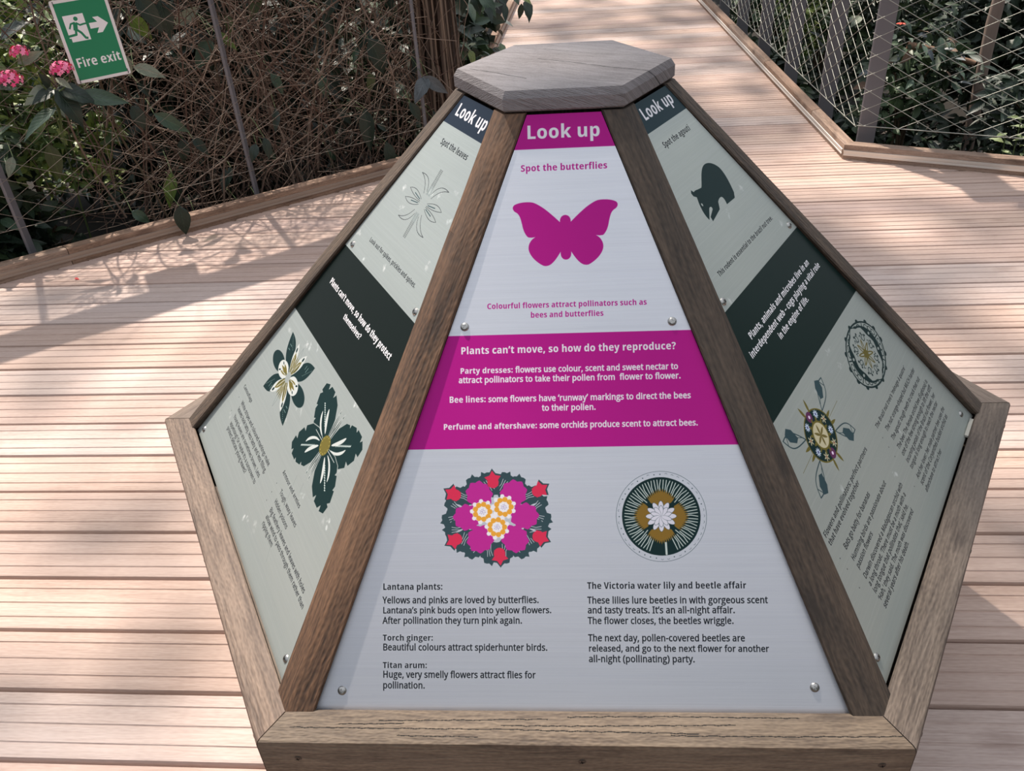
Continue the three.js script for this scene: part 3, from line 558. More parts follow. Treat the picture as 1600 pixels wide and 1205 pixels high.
// ------------------------------------------------------------------ the hexagonal display stand
{
  const H = 0.45038, T30 = Math.tan(Math.PI / 6), C30 = Math.cos(Math.PI / 6);
  const a0 = 0.63317, da = -0.8202, w0 = 0.33453, dw = -0.47289, K = Math.hypot(1, da);
  const stand = thing('display_stand', 'hexagonal pyramid information stand of weathered timber with brushed metal text panels', 'display stand');
  const N = (k) => V(Math.sin(k * Math.PI / 3), 0, Math.cos(k * Math.PI / 3)), Tn = (k) => V(Math.cos(k * Math.PI / 3), 0, -Math.sin(k * Math.PI / 3));
  const railLit = woodMaps({ w: 2048, h: 512, dark: [78, 66, 58], light: [158, 142, 126], grey: [138, 129, 123], stretch: 16, fine: 80, s: 21, knots: 3, contrast: 1.0 });
  const CR = (c) => c.map((k) => ({ w: k.w * 0.45, p: k.p.map(([u, v]) => [u, 0.33 + (v - 0.5) * 0.55]) }));
  const frontW = woodMaps({ w: 2048, h: 512, dark: [74, 61, 51], light: [158, 142, 122], grey: [134, 124, 114], stretch: 16, fine: 80, s: 24, knots: 1, contrast: 1.0,
    cracks: CR([{ p: [[0.03, 0.68], [0.18, 0.668], [0.34, 0.66], [0.5, 0.672], [0.64, 0.685]], w: 2.4 }, { p: [[0.16, 0.60], [0.3, 0.585], [0.42, 0.57]], w: 1.1 }, { p: [[0.35, 0.63], [0.5, 0.625], [0.7, 0.61]], w: 1 }, { p: [[0.45, 0.55], [0.62, 0.54], [0.8, 0.55]], w: 0.9 }, { p: [[0.6, 0.7], [0.85, 0.715], [0.97, 0.71]], w: 1.2 }, { p: [[0.2, 0.73], [0.32, 0.725]], w: 1 }, { p: [[0.1, 0.64], [0.2, 0.62]], w: 0.9 }]) });
  const ribW = woodMaps({ w: 2048, h: 512, dark: [52, 43, 36], light: [128, 110, 93], grey: [106, 97, 90], stretch: 12, fine: 70, s: 31, knots: 7, contrast: 1.15 });
  const capW = woodMaps({ w: 512, h: 256, dark: [92, 84, 80], light: [150, 140, 136], grey: [128, 122, 122], stretch: 20, fine: 90, s: 41, knots: 0, contrast: 0.7 });
  const wb = (m, i, c) => woodMat(m, 1.1, 0.3, { color: c ?? 0xffffff, rough: 0.72, bump: 0.0015, ou: i * 0.317, ov: i * 0.21 });
  // base rails
  const Ao = 0.8 * C30, Ai = 0.74334 * C30;
  const rs = [[Ai, -0.1], [Ai, -0.002], [Ai + 0.002, 0], [Ao - 0.006, 0], [Ao - 0.0018, -0.0018], [Ao, -0.006], [Ao, -0.1]];
  for (let k = 0; k < 6; k++) {
    const n = N(k), t = Tn(k), gap = k === 0 ? 0.0011 : 0.0007, rings = [];
    for (let i = 0; i <= 10; i++) { const f = -1 + i / 5; rings.push(rs.map(([r, y]) => n.clone().multiplyScalar(r).addScaledVector(t, f * (r * T30 - gap)).setY(H + y + 0.0006 * noise.noise(i * 0.7, k * 3, r * 40)))); }
    const m = k === 0 ? woodMat(frontW, 0.8, 0.302, { color: 0xc8c0b8, rough: 0.72, bump: 0.0015 }) : wb(railLit, k, k === 1 ? 0xc4c0be : k === 5 ? 0xdccfc8 : 0xd0c8c4);
    const g = loft(rings, { crease: 0.55, u0: 0, v0: 0 });
    const rail = part('base_rail', g, m, stand, k === 0 ? 'front timber rail with a long crack' : undefined);
    rail.userData.side = k;
  }
  // plinth under the rails
  const hex = (ap, y) => [0, 1, 2, 3, 4, 5].map((k) => N(k + 0.5).multiplyScalar(ap / C30).setY(y));
  for (let k = 0; k < 6; k++) {
    const n = N(k), t = Tn(k), ring = (r) => null;
    const sec = [[0.625, H - 0.1], [0.655, H - 0.1], [0.655, 0.002], [0.625, 0.002]];
    part('plinth_panel', loft([-1, 1].map((f) => sec.map(([r, y]) => n.clone().multiplyScalar(r).addScaledVector(t, f * (r * T30 - 0.001)).setY(y))), { crease: 0.4 }), wb(ribW, k + 8), stand);
  }
  // corner ribs
  const aAt = (h) => a0 + da * h, wAt = (h) => w0 + dw * h;
  for (let k = 0; k < 6; k++) {
    const cd = N(k + 0.5), rings = [];
    for (let i = 0; i <= 20; i++) {
      const h = -0.004 + 0.606 * i / 20, f = i / 20, e = 0.0155 * (1 - f) + 0.003 * f + 0.0006 * noise.noise(i * 0.5, k * 5, 1), a = aAt(h), w = wAt(h) + 0.0006;
      const L = (ee, ww) => N(k).multiplyScalar(a + ee).addScaledVector(Tn(k), ww).setY(H + h), R = (ee, ww) => N(k + 1).multiplyScalar(a + ee).addScaledVector(Tn(k + 1), -ww).setY(H + h);
      const rw = (a + e) * T30;
      rings.push([L(-0.02, w), L(e - 0.003, w), L(e, w + 0.003), L(e, rw - 0.002), R(e, rw - 0.002), R(e, w + 0.003), R(e - 0.003, w), R(-0.02, w), cd.clone().multiplyScalar((a - 0.03) / C30).setY(H + h)]);
    }
    part('corner_rib', loft(rings, { crease: 0.5, u0: k * 0.4, v0: k * 0.07 }), wb(ribW, k, [0xaea6a0, 0xc0b8b2, 0xd0c8c0, 0xd0c8c0, 0xc4bab2, 0xf0ccb0][k]), stand);
  }
  // cap
  const ac = 0.16358 * C30, at = 0.15624 * C30;
  const capRings = [[0.02, 0.6038], [ac - 0.003, 0.6038], [ac, 0.6068], [ac, 0.6222], [ac - 0.0012, 0.6246], [at + 0.001, 0.6318], [at - 0.003, 0.6328], [0.02, 0.6331]];
  {
    const pos = [], idx = [];
    const rings = capRings.map(([r, y]) => hex(r, H + y));
    for (let i = 0; i < rings.length - 1; i++) for (let k = 0; k < 6; k++) { const q = [rings[i][k], rings[i][(k + 1) % 6], rings[i + 1][(k + 1) % 6], rings[i][k], rings[i + 1][(k + 1) % 6], rings[i + 1][k]]; q.forEach((p) => pos.push(p.x, p.y, p.z)); }
    for (const [r, fl] of [[rings[0], 1], [rings[rings.length - 1], 0]]) for (let k = 1; k < 5; k++) (fl ? [r[0], r[k + 1], r[k]] : [r[0], r[k], r[k + 1]]).forEach((p) => pos.push(p.x, p.y, p.z));
    const uv = []; for (let i = 0; i < pos.length; i += 3) { const x = pos[i], y = pos[i + 1], z = pos[i + 2], c = Math.cos(0.5), s = Math.sin(0.5); uv.push((x * c + z * s + 0.2) / 0.42, (z * c - x * s + 0.22 - (y - H - 0.633) * 1.2) / 0.42); }
    let g = toCreasedNormals(bufferFrom(pos, uv), 0.35);
    const capMat = new THREE.MeshStandardMaterial({ color: 0xffffff, roughness: 0.8 });
    const km = woodMaps({ w: 1024, h: 1024, dark: [80, 74, 74], light: [152, 146, 148], grey: [136, 132, 135], stretch: 40, fine: 260, s: 41, contrast: 0.7, cracks: [{ p: [[0.36, 0.50], [0.5, 0.51], [0.66, 0.53], [0.95, 0.535]], w: 3 }, { p: [[0.2, 0.70], [0.3, 0.715], [0.46, 0.75]], w: 2.6 }, { p: [[0.7, 0.2], [0.8, 0.22], [0.9, 0.25]], w: 2 }, { p: [[0.3, 0.36], [0.5, 0.37], [0.6, 0.365]], w: 0.8 }] });
    capMat.map = km.map; capMat.bumpMap = km.bump; capMat.bumpScale = 0.0018;
    part('cap', g, capMat, stand, 'grey weathered hexagonal wooden cap with splits');
    const cl = [0.588, 0.6039].map((y) => hex(0.118, H + y));
    part('collar', loft(cl, { crease: 0.4 }), wb(ribW, 14, 0xb8a8a0), stand);
  }
  // panels
  const mats = [frontSheet(), rightSheet(), null, null, null, leftSheet()];
  const plain = new THREE.MeshPhysicalMaterial({ color: 0xb9bbbf, metalness: 1, roughness: 0.36, bumpMap: brushed, bumpScale: 0.00006, anisotropy: 0.35 });
  const steelScrew = new THREE.MeshStandardMaterial({ color: 0xa6a4a1, metalness: 1, roughness: 0.28 });
  const darkScrew = new THREE.MeshStandardMaterial({ color: 0x4a4540, metalness: 0.8, roughness: 0.5 });
  const screwGeo = (() => {
    const pts = [[0.0001, 0.0036], [0.0016, 0.0035], [0.0034, 0.0029], [0.005, 0.0017], [0.0058, 0.0004], [0.0059, 0], [0.0059, -0.001]].map(([x, y]) => new THREE.Vector2(x, y)).reverse();
    const dome = new Brush(mergeGeometries([new THREE.LatheGeometry(pts, 28), new THREE.CircleGeometry(0.0059, 28).rotateX(Math.PI / 2).translate(0, -0.001, 0)].map((g) => { g = g.toNonIndexed(); return g; })));
    dome.updateMatrixWorld();
    const ev = new Evaluator(); ev.useGroups = false;
    let b = dome;
    for (const a of [0.3, 0.3 + Math.PI / 2]) { const c = new Brush(new THREE.BoxGeometry(0.0056, 0.004, 0.0013).rotateY(a).translate(0, 0.0036, 0).toNonIndexed()); c.updateMatrixWorld(); b = ev.evaluate(b, c, SUBTRACTION); b.updateMatrixWorld(); }
    return toCreasedNormals(b.geometry, 0.5);
  })();
  const SCREWS = { 0: [[-138, 487], [136, 487], [-303, 14], [297, 21]], 1: [[-140, 492], [139, 492], [-303, 19], [299, 18]], 5: [[-135, 487], [138, 489], [-311, 7.5], [300, 11]] };
  for (let k = 0; k < 6; k++) {
    const n = N(k), t = Tn(k), nn = V(n.x, -da, n.z).normalize();
    const P = (h, f, e) => n.clone().multiplyScalar(aAt(h)).addScaledVector(t, f * (wAt(h) - 0.0006)).setY(H + h).addScaledVector(nn, e);
    const hb = -0.0085, ht = 0.6, th = 0.0025;
    const c = [P(hb, -1, 0), P(hb, 1, 0), P(ht, 1, 0), P(ht, -1, 0)], d = [P(hb, -1, -th), P(hb, 1, -th), P(ht, 1, -th), P(ht, -1, -th)];
    const uvOf = (p) => { const u = p.dot(t) * 1000, s = (p.y - H) * K * 1000; return [(u + PU) / (2 * PU), (s + 15) / (PS + 15)]; };
    const pos = [], uv = [], quad = (a, b, cc, dd) => [a, b, cc, a, cc, dd].forEach((p) => { pos.push(p.x, p.y, p.z); uv.push(...uvOf(p)); });
    quad(c[0], c[1], c[2], c[3]); quad(d[1], d[0], d[3], d[2]);
    for (let i = 0; i < 4; i++) quad(c[(i + 1) % 4], c[i], d[i], d[(i + 1) % 4]);
    const g = bufferFrom(pos, uv); g.computeVertexNormals();
    const pm = part('sign_panel', g, mats[k] || plain, stand, { 0: 'brushed metal panel with magenta bands and a butterfly', 1: 'brushed metal panel with dark bands and an agouti', 5: 'brushed metal panel with dark bands and a spiky leaf drawing' }[k]);
    for (const [u, s] of SCREWS[k] || [[-138, 487], [137, 487], [-303, 14], [299, 14]]) {
      const h = s / 1000 / K, m = part('screw', screwGeo, steelScrew, pm);
      m.position.copy(n).multiplyScalar(aAt(h)).addScaledVector(t, u / 1000).setY(H + h);
      m.quaternion.setFromUnitVectors(V(0, 1, 0), nn).multiply(new THREE.Quaternion().setFromAxisAngle(V(0, 1, 0), rr(0, 3)));
    }
  }
  // sunk screws in the front faces of the rails
  for (const r of stand.children.filter((c) => c.userData.side !== undefined)) {
    const k = r.userData.side; delete r.userData.side;
    for (const x of [-0.352, 0.006, 0.365]) { const m = part('screw', screwGeo, darkScrew, r); m.position.copy(N(k)).multiplyScalar(Ao - 0.0016).addScaledVector(Tn(k), x).setY(H - 0.032); m.quaternion.setFromUnitVectors(V(0, 1, 0), N(k)); }
  }
  // pale packing strip in the joint at the right-hand corner
  { const n = N(1), t = Tn(1); part('packing_strip', loft([0.262, 0.318].map((u) => [[0, 0], [0.006, 0], [0.006, 0.004], [0, 0.004]].map(([r, y]) => n.clone().multiplyScalar(Ai - 0.0064 + r).addScaledVector(t, u).setY(H - 0.006 + y))), { crease: 0.4 }), new THREE.MeshStandardMaterial({ color: 0x9a978f, roughness: 0.7 }), stand, 'pale strip wedged between panel and rail'); }
}

// ------------------------------------------------------------------ leaves and stems
// a leaf of length 1 from the origin along +x, upper side +y
function leafGeo(wid, { fold = 0.25, droop = 0.25, nx = 6, point = 1, wave = 0, twist = 0 } = {}) {
  const pos = [], uv = [], idx = [];
  for (let i = 0; i <= nx; i++) {
    const t = i / nx, w = wid * Math.pow(Math.sin(Math.PI * Math.pow(t, 0.72)), point) * 0.5 + (i === 0 ? 0.012 : 0);
    const y = -droop * t * t, tw = twist * t;
    for (const s of [-1, -0.5, 0, 0.5, 1]) {
      const yy = Math.abs(s) * w * fold + wave * Math.sin(t * 14 + s * 2) * Math.abs(s), zz = s * w;
      pos.push(t * (1 - 0.15 * droop * t), y + yy * Math.cos(tw) - zz * Math.sin(tw), zz * Math.cos(tw) + yy * Math.sin(tw)); uv.push(t, 0.5 + s * 0.5);
    }
  }
  for (let i = 0; i < nx; i++) for (let k = 0; k < 4; k++) { const a = i * 5 + k; idx.push(a, a + 1, a + 5, a + 1, a + 6, a + 5); }
  const g = bufferFrom(pos, uv, idx); g.computeVertexNormals(); return g;
}
const leafTex = (() => { // veins and mottling, multiplied with the leaf's own green
  const w = 256, h = 128, d = new Uint8Array(w * h * 4), b = new Uint8Array(w * h * 4);
  for (let j = 0; j < h; j++) for (let i = 0; i < w; i++) {
    const u = i / w, v = Math.abs(j / h - 0.5) * 2;
    const mid = Math.exp(-Math.pow(v / 0.05, 2)), side = Math.pow(0.5 + 0.5 * Math.cos((u * 9 - v * 2.2) * Math.PI * 2), 24) * (1 - v * 0.4);
    const m = 0.80 + 0.16 * fbm(u * 6, j / h * 4, 3, 3), t = Math.min(1, m + 0.2 * mid + 0.12 * side);
    d.set([255 * t, 255 * t, 255 * Math.min(1, t * 0.98), 255], (j * w + i) * 4);
    const e = 140 - 90 * mid - 70 * side; b.set([e, e, e, 255], (j * w + i) * 4);
  }
  const mk = (a, s) => { const t = new THREE.DataTexture(a, w, h); t.magFilter = THREE.LinearFilter; if (s) t.colorSpace = THREE.SRGBColorSpace; t.needsUpdate = true; return t; };
  return [mk(d, true), mk(b, false)];
})();
const leafMat = (c, rough = 0.42, tr = 0.25) => new THREE.MeshPhysicalMaterial({ color: c, map: leafTex[0], bumpMap: leafTex[1], bumpScale: 0.002, roughness: rough, transmission: tr, thickness: 0, side: THREE.DoubleSide });
const LM = { dark: leafMat(0x1e3729, 0.42), mid: leafMat(0x4a6650, 0.38), pale: leafMat(0xa4ad98, 0.4), lime: leafMat(0x7d9a3c, 0.5, 0.45), olive: leafMat(0x4e5a2a, 0.5), grey: leafMat(0x6d7780, 0.45), bright: leafMat(0x9cb06a, 0.45, 0.4), litter: leafMat(0x8b6f5e, 0.8, 0.1) };
const stemMat = new THREE.MeshStandardMaterial({ color: 0x4d4030, roughness: 0.9 }), greenStem = new THREE.MeshStandardMaterial({ color: 0x4a5a33, roughness: 0.8 });
const leafShapes = [leafGeo(0.42, { droop: 0.2, fold: 0.3 }), leafGeo(0.5, { droop: 0.35, fold: 0.18, wave: 0.03 }), leafGeo(0.36, { droop: 0.12, fold: 0.35, twist: 0.5 })];
// points a leaf from B towards T with its face turned to face
const _m = new THREE.Matrix4();
function aim(o, B, T, face, len) {
  const x = T.clone().sub(B), L = x.length(); x.normalize();
  const y = face.clone().addScaledVector(x, -face.dot(x)).normalize(), z = x.clone().cross(y);
  _m.makeBasis(x, y, z); o.quaternion.setFromRotationMatrix(_m); o.position.copy(B); o.scale.setScalar(len || L);
}
const hedge = (a, o, y) => V(kA[0] + 0.802 * a - 0.598 * o, y, kA[1] - 0.598 * a - 0.802 * o);  // along the left fence, behind it, up
const toView = V(0.5, 0.45, 0.75).normalize();

// ---- tangle of dry vines behind the left fence
{
  const gs = [], cols = [[0.085, 0.05, 0.036], [0.14, 0.088, 0.064], [0.20, 0.135, 0.10], [0.30, 0.22, 0.17], [0.11, 0.062, 0.044]].map((c) => new THREE.Color().setRGB(...c));
  const strand = (a, y, o, len, r, dir, curl, sides, keep) => {
    const p = [], n = Math.max(6, Math.round(len / 0.075)); let da = dir[0], dy = dir[1], dz = dir[2];
    const ca = rr(-1, 1) * curl, cy = rr(-1, 1) * curl, cz = rr(-1, 1) * curl * 0.5;
    for (let i = 0; i <= n; i++) {
      if (o < 0.115) o = 0.115 + rr(0, 0.02);
      p.push(hedge(a, o, y));
      da += ca * 0.1 + rr(-0.12, 0.12) * curl; dy += cy * 0.1 + rr(-0.12, 0.12) * curl; dz += cz * 0.1 + rr(-0.1, 0.1) * curl;
      const L = Math.hypot(da, dy, dz) / (len / n); a += da / L; y += dy / L; o += dz / L;
      if (a > 2.28 || a < 0.2) break;
    }
    if (p.length < 3) return;
    const g = tube(new THREE.CatmullRomCurve3(p).getPoints(p.length * 2), (t) => r * (1 - 0.45 * t), sides); g.deleteAttribute('uv');
    const c = cols[Math.floor(rnd() * cols.length)].clone().multiplyScalar(rr(0.6, 1.05));
    gs.push(tint(g, c));
  };
  for (let i = 0; i < 1250; i++) {
    const a = 0.42 + 1.86 * Math.pow(rnd(), 0.85), o = 0.12 + 0.55 * Math.pow(rnd(), 1.4), y = rr(-0.45, 1.25);
    const t = rr(0, Math.PI * 2), up = rnd() < 0.5;
    strand(a, y, o, rr(0.35, 1.0), rr(0.0009, 0.0026), up ? [rr(-0.5, 0.5), rr(0.5, 1), rr(-0.2, 0.2)] : [Math.cos(t), Math.sin(t) * 0.7, rr(-0.25, 0.25)], rr(0.8, 3.2), 4);
  }
  for (let i = 0; i < 70; i++) strand(rr(0.5, 2.2), rr(-0.5, 0.3), rr(0.16, 0.5), rr(0.9, 1.6), rr(0.003, 0.0055), [rr(-0.4, 0.4), 1, rr(-0.1, 0.1)], 0.7, 6);
  const m = part('dry_vines', mergeGeometries(gs), new THREE.MeshStandardMaterial({ vertexColors: true, roughness: 0.9 }), scene);
  m.userData = { kind: 'stuff', label: 'dense tangle of dry brown vine stems behind the cable fence', category: 'vines' };
}
// ---- deeper thicket of stems and old leaves that closes the tangle from behind
// ---- trunk wrapped in vine stems at the walkway corner
{
  const t = thing('vine_trunk', 'thick trunk of bundled brown vine stems rising beside the walkway corner', 'trunk');
  const cs = [0x544439, 0x6a5a4e, 0x43352c, 0x7a6859].map((c) => new THREE.MeshStandardMaterial({ color: c, roughness: 0.9 }));
  const cx = 2.16, co = 0.27;
  part('core', tube([-0.9, -0.3, 0.3, 0.9, 1.5].map((y) => hedge(cx + 0.02 * Math.sin(y * 3), co, y)), 0.085, 10), new THREE.MeshStandardMaterial({ color: 0x3a2b21, roughness: 1 }), t);
  for (let i = 0; i < 46; i++) {
    const a = i / 46 * Math.PI * 2 + rr(-0.1, 0.1), R = rr(0.085, 0.115), sw = rr(-0.6, 0.6), p = [];
    for (let k = 0; k <= 9; k++) { const y = -0.9 + 2.4 * k / 9, b = a + sw * k / 9 + rr(-0.08, 0.08); p.push(hedge(cx + Math.cos(b) * (R + rr(-0.008, 0.01)), co + Math.sin(b) * (R + rr(-0.008, 0.01)), y)); }
    const g = tube(new THREE.CatmullRomCurve3(p).getPoints(26), rr(0.004, 0.0105), 6);
    part('stem', g, cs[i % 4], t);
  }
}
// ---- large leaves of the climber on and through the left fence
{
  const t = thing('climbing_plant', 'climbing plant with large dark green leaves scattered over the dry vines', 'climber', [0, 0, 0]);
  const list = [['pale', 0.719, 0.667, 0.830, 0.620, 0.1], ['dark', 0.669, 0.528, 0.696, 0.427, 0.1], ['mid', 0.743, 0.480, 0.863, 0.385, 0.1], ['dark', 0.810, 0.918, 0.867, 0.766, 0.12], ['dark', 1.740, 0.604, 1.819, 0.427, 0.12], ['dark', 1.663, 0.310, 1.645, 0.108, 0.1], ['dark', 1.722, 0.151, 1.730, 0.005, 0.05], ['dark', 0.709, 0.139, 0.699, 0.008, -0.05], ['dark', 1.257, 0.386, 1.229, 0.292, 0.14], ['dark', 1.151, 0.302, 1.152, 0.208, 0.05], ['dark', 1.111, 0.283, 1.062, 0.223, 0.05], ['lime', 0.762, 0.201, 0.704, 0.055, 0.2], ['olive', 0.338, 0.426, 0.336, 0.281, 0.2], ['grey', 1.983, 0.403, 1.875, 0.321, 0.05], ['grey', 1.956, 0.408, 2.077, 0.310, 0.05], ['pale', 0.200, 0.419, 0.154, 0.354, 0.15], ['mid', 0.543, 0.116, 0.604, 0.055, 0.1], ['dark', 0.644, 0.706, 0.772, 0.862, 0.5], ['pale', 0.616, 0.698, 0.737, 0.793, 0.5], ['lime', 0.801, 0.813, 0.875, 0.714, 0.35], ['pale', 0.967, 0.757, 1.080, 0.827, 0.3], ['mid', 1.110, 0.676, 0.995, 0.563, 0.35], ['pale', 0.708, 0.702, 0.718, 0.614, 0.2], ['lime', 1.090, 0.725, 1.167, 0.648, 0.2], ['dark', 1.873, 0.306, 1.911, 0.207, 0.05], ['dark', 1.997, 0.189, 2.019, 0.073, 0.05], ['dark', 1.580, 0.726, 1.605, 0.615, 0.2], ['mid', 0.675, 0.700, 0.588, 0.636, 0.6], ['dark', 0.898, 0.880, 0.888, 0.740, 0.15], ['dark', 0.735, 0.585, 0.761, 0.529, 0.2], ['dark', 0.876, 0.341, 0.924, 0.260, 0.15]];
  for (let i = 0; i < 26; i++) { const a = rr(0.6, 2.1), y = rr(-0.02, 0.85), g = rr(-2.4, -0.7), L = rr(0.06, 0.12); list.push([['dark', 'dark', 'olive', 'mid'][i % 4], a, y, a + Math.cos(g) * L, y + Math.sin(g) * L, rr(0.11, 0.3)]); }
  list.forEach(([k, a0, y0, a1, y1, o], i) => {
    const B = hedge(a0, o, y0), T = hedge(a1, o - 0.03, y1), m = part('leaf', leafShapes[i % 3], LM[k], t);
    aim(m, B, T, toView.clone().add(V(rr(-0.4, 0.4), rr(-0.2, 0.6), rr(-0.3, 0.3))).normalize());
    const q = hedge(a0 + rr(-0.04, 0.04), Math.max(0.12, o + 0.14), y0 + rr(0, 0.08));
    part('leaf_stalk', tube([q, q.clone().lerp(B, 0.5).add(V(0, 0.012, 0)), B], 0.0016, 5), greenStem, t);
  });
  for (const [a, r] of [[0.64, 0.005], [1.0, 0.003], [1.5, 0.0035]]) {
    const p = []; for (let k = 0; k <= 8; k++) p.push(hedge(a + 0.05 * Math.sin(k * 1.1 + a * 9), 0.16 + 0.03 * Math.sin(k * 2), -0.5 + 1.8 * k / 8));
    part('stem', tube(new THREE.CatmullRomCurve3(p).getPoints(24), r, 6), stemMat, t);
  }
}
// ---- flowering shrub poking through the fence beside the sign
{
  const t = thing('flowering_shrub', 'shrub with pink flower clusters and dark pointed leaves beside the green sign', 'flowering shrub');
  const petal = new THREE.MeshStandardMaterial({ color: 0xe0457f, roughness: 0.6 }), petal2 = new THREE.MeshStandardMaterial({ color: 0xef86ab, roughness: 0.6 }), red = new THREE.MeshStandardMaterial({ color: 0xd8283c, roughness: 0.6 });
  const floret = (() => { const gs = []; for (let i = 0; i < 5; i++) { const g = leafGeo(0.62, { nx: 3, droop: 0.1, fold: 0.1 }); g.scale(0.0085, 0.0085, 0.0085).rotateY(i * Math.PI * 0.4); gs.push(g); } gs.push(tube([V(0, 0, 0), V(0, -0.016, 0)], 0.001, 4)); return mergeGeometries(gs); })();
  const root = hedge(0.36, 0.22, -0.4);
  const heads = [[0.459, 0.03, 0.715, 0.042, 34], [0.344, 0.05, 0.792, 0.034, 24], [0.281, 0.05, 0.708, 0.045, 38]];
  heads.forEach(([a, o, y, R, n], h) => {
    const c = hedge(a, o, y), knot = hedge(0.4, 0.05, 0.62);
    part('stem', tube(new THREE.CatmullRomCurve3([root, hedge(0.37, 0.2, 0.1), hedge(0.39, 0.11, 0.45), knot, c.clone().add(V(0, -0.05, 0)), c]).getPoints(26), (s) => 0.005 - 0.0032 * s, 6), greenStem, t);
    const head = new THREE.Group(); head.name = 'flower_head'; head.position.copy(c); t.add(head);
    for (let i = 0; i < n; i++) {
      const u = Math.acos(1 - 1.25 * (i + 0.5) / n), ph = i * 2.4, d = V(Math.sin(u) * Math.cos(ph), Math.cos(u) * 0.75, Math.sin(u) * Math.sin(ph));
      const m = part('floret', floret, i % 9 === 4 ? red : i % 2 ? petal : petal2, head);
      m.position.copy(d).multiplyScalar(R * rr(0.85, 1.1)); m.quaternion.setFromUnitVectors(V(0, 1, 0), d.clone().normalize()); m.scale.setScalar(rr(1.0, 1.5));
    }
  });
  const list = [['dark', 0.413, 0.652, 0.488, 0.512, 0.04], ['mid', 0.399, 0.587, 0.238, 0.511, 0.05], ['dark', 0.414, 0.650, 0.320, 0.633, 0.05], ['dark', 0.422, 0.653, 0.549, 0.604, 0.05], ['mid', 0.484, 0.609, 0.657, 0.569, 0.07], ['dark', 0.40, 0.66, 0.385, 0.72, 0.05], ['pale', 0.41, 0.655, 0.30, 0.64, 0.06], ['pale', 0.43, 0.69, 0.47, 0.655, 0.04], ['mid', 0.422, 0.685, 0.387, 0.787, 0.4], ['lime', 0.443, 0.703, 0.480, 0.632, 0.5], ['lime', 0.616, 0.799, 0.501, 0.829, 0.6], ['lime', 0.442, 0.801, 0.469, 0.721, 0.6], ['dark', 0.318, 0.812, 0.411, 0.889, 0.3], ['pale', 0.33, 0.75, 0.42, 0.79, 0.1], ['mid', 0.3, 0.67, 0.2, 0.72, 0.1]];
  list.forEach(([k, a0, y0, a1, y1, o], i) => aim(part('leaf', leafShapes[(i + 1) % 3], LM[k], t), hedge(a0, o, y0), hedge(a1, o - 0.05, y1), toView.clone().add(V(rr(-0.3, 0.3), rr(0.1, 0.8), rr(-0.3, 0.3))).normalize()));
}
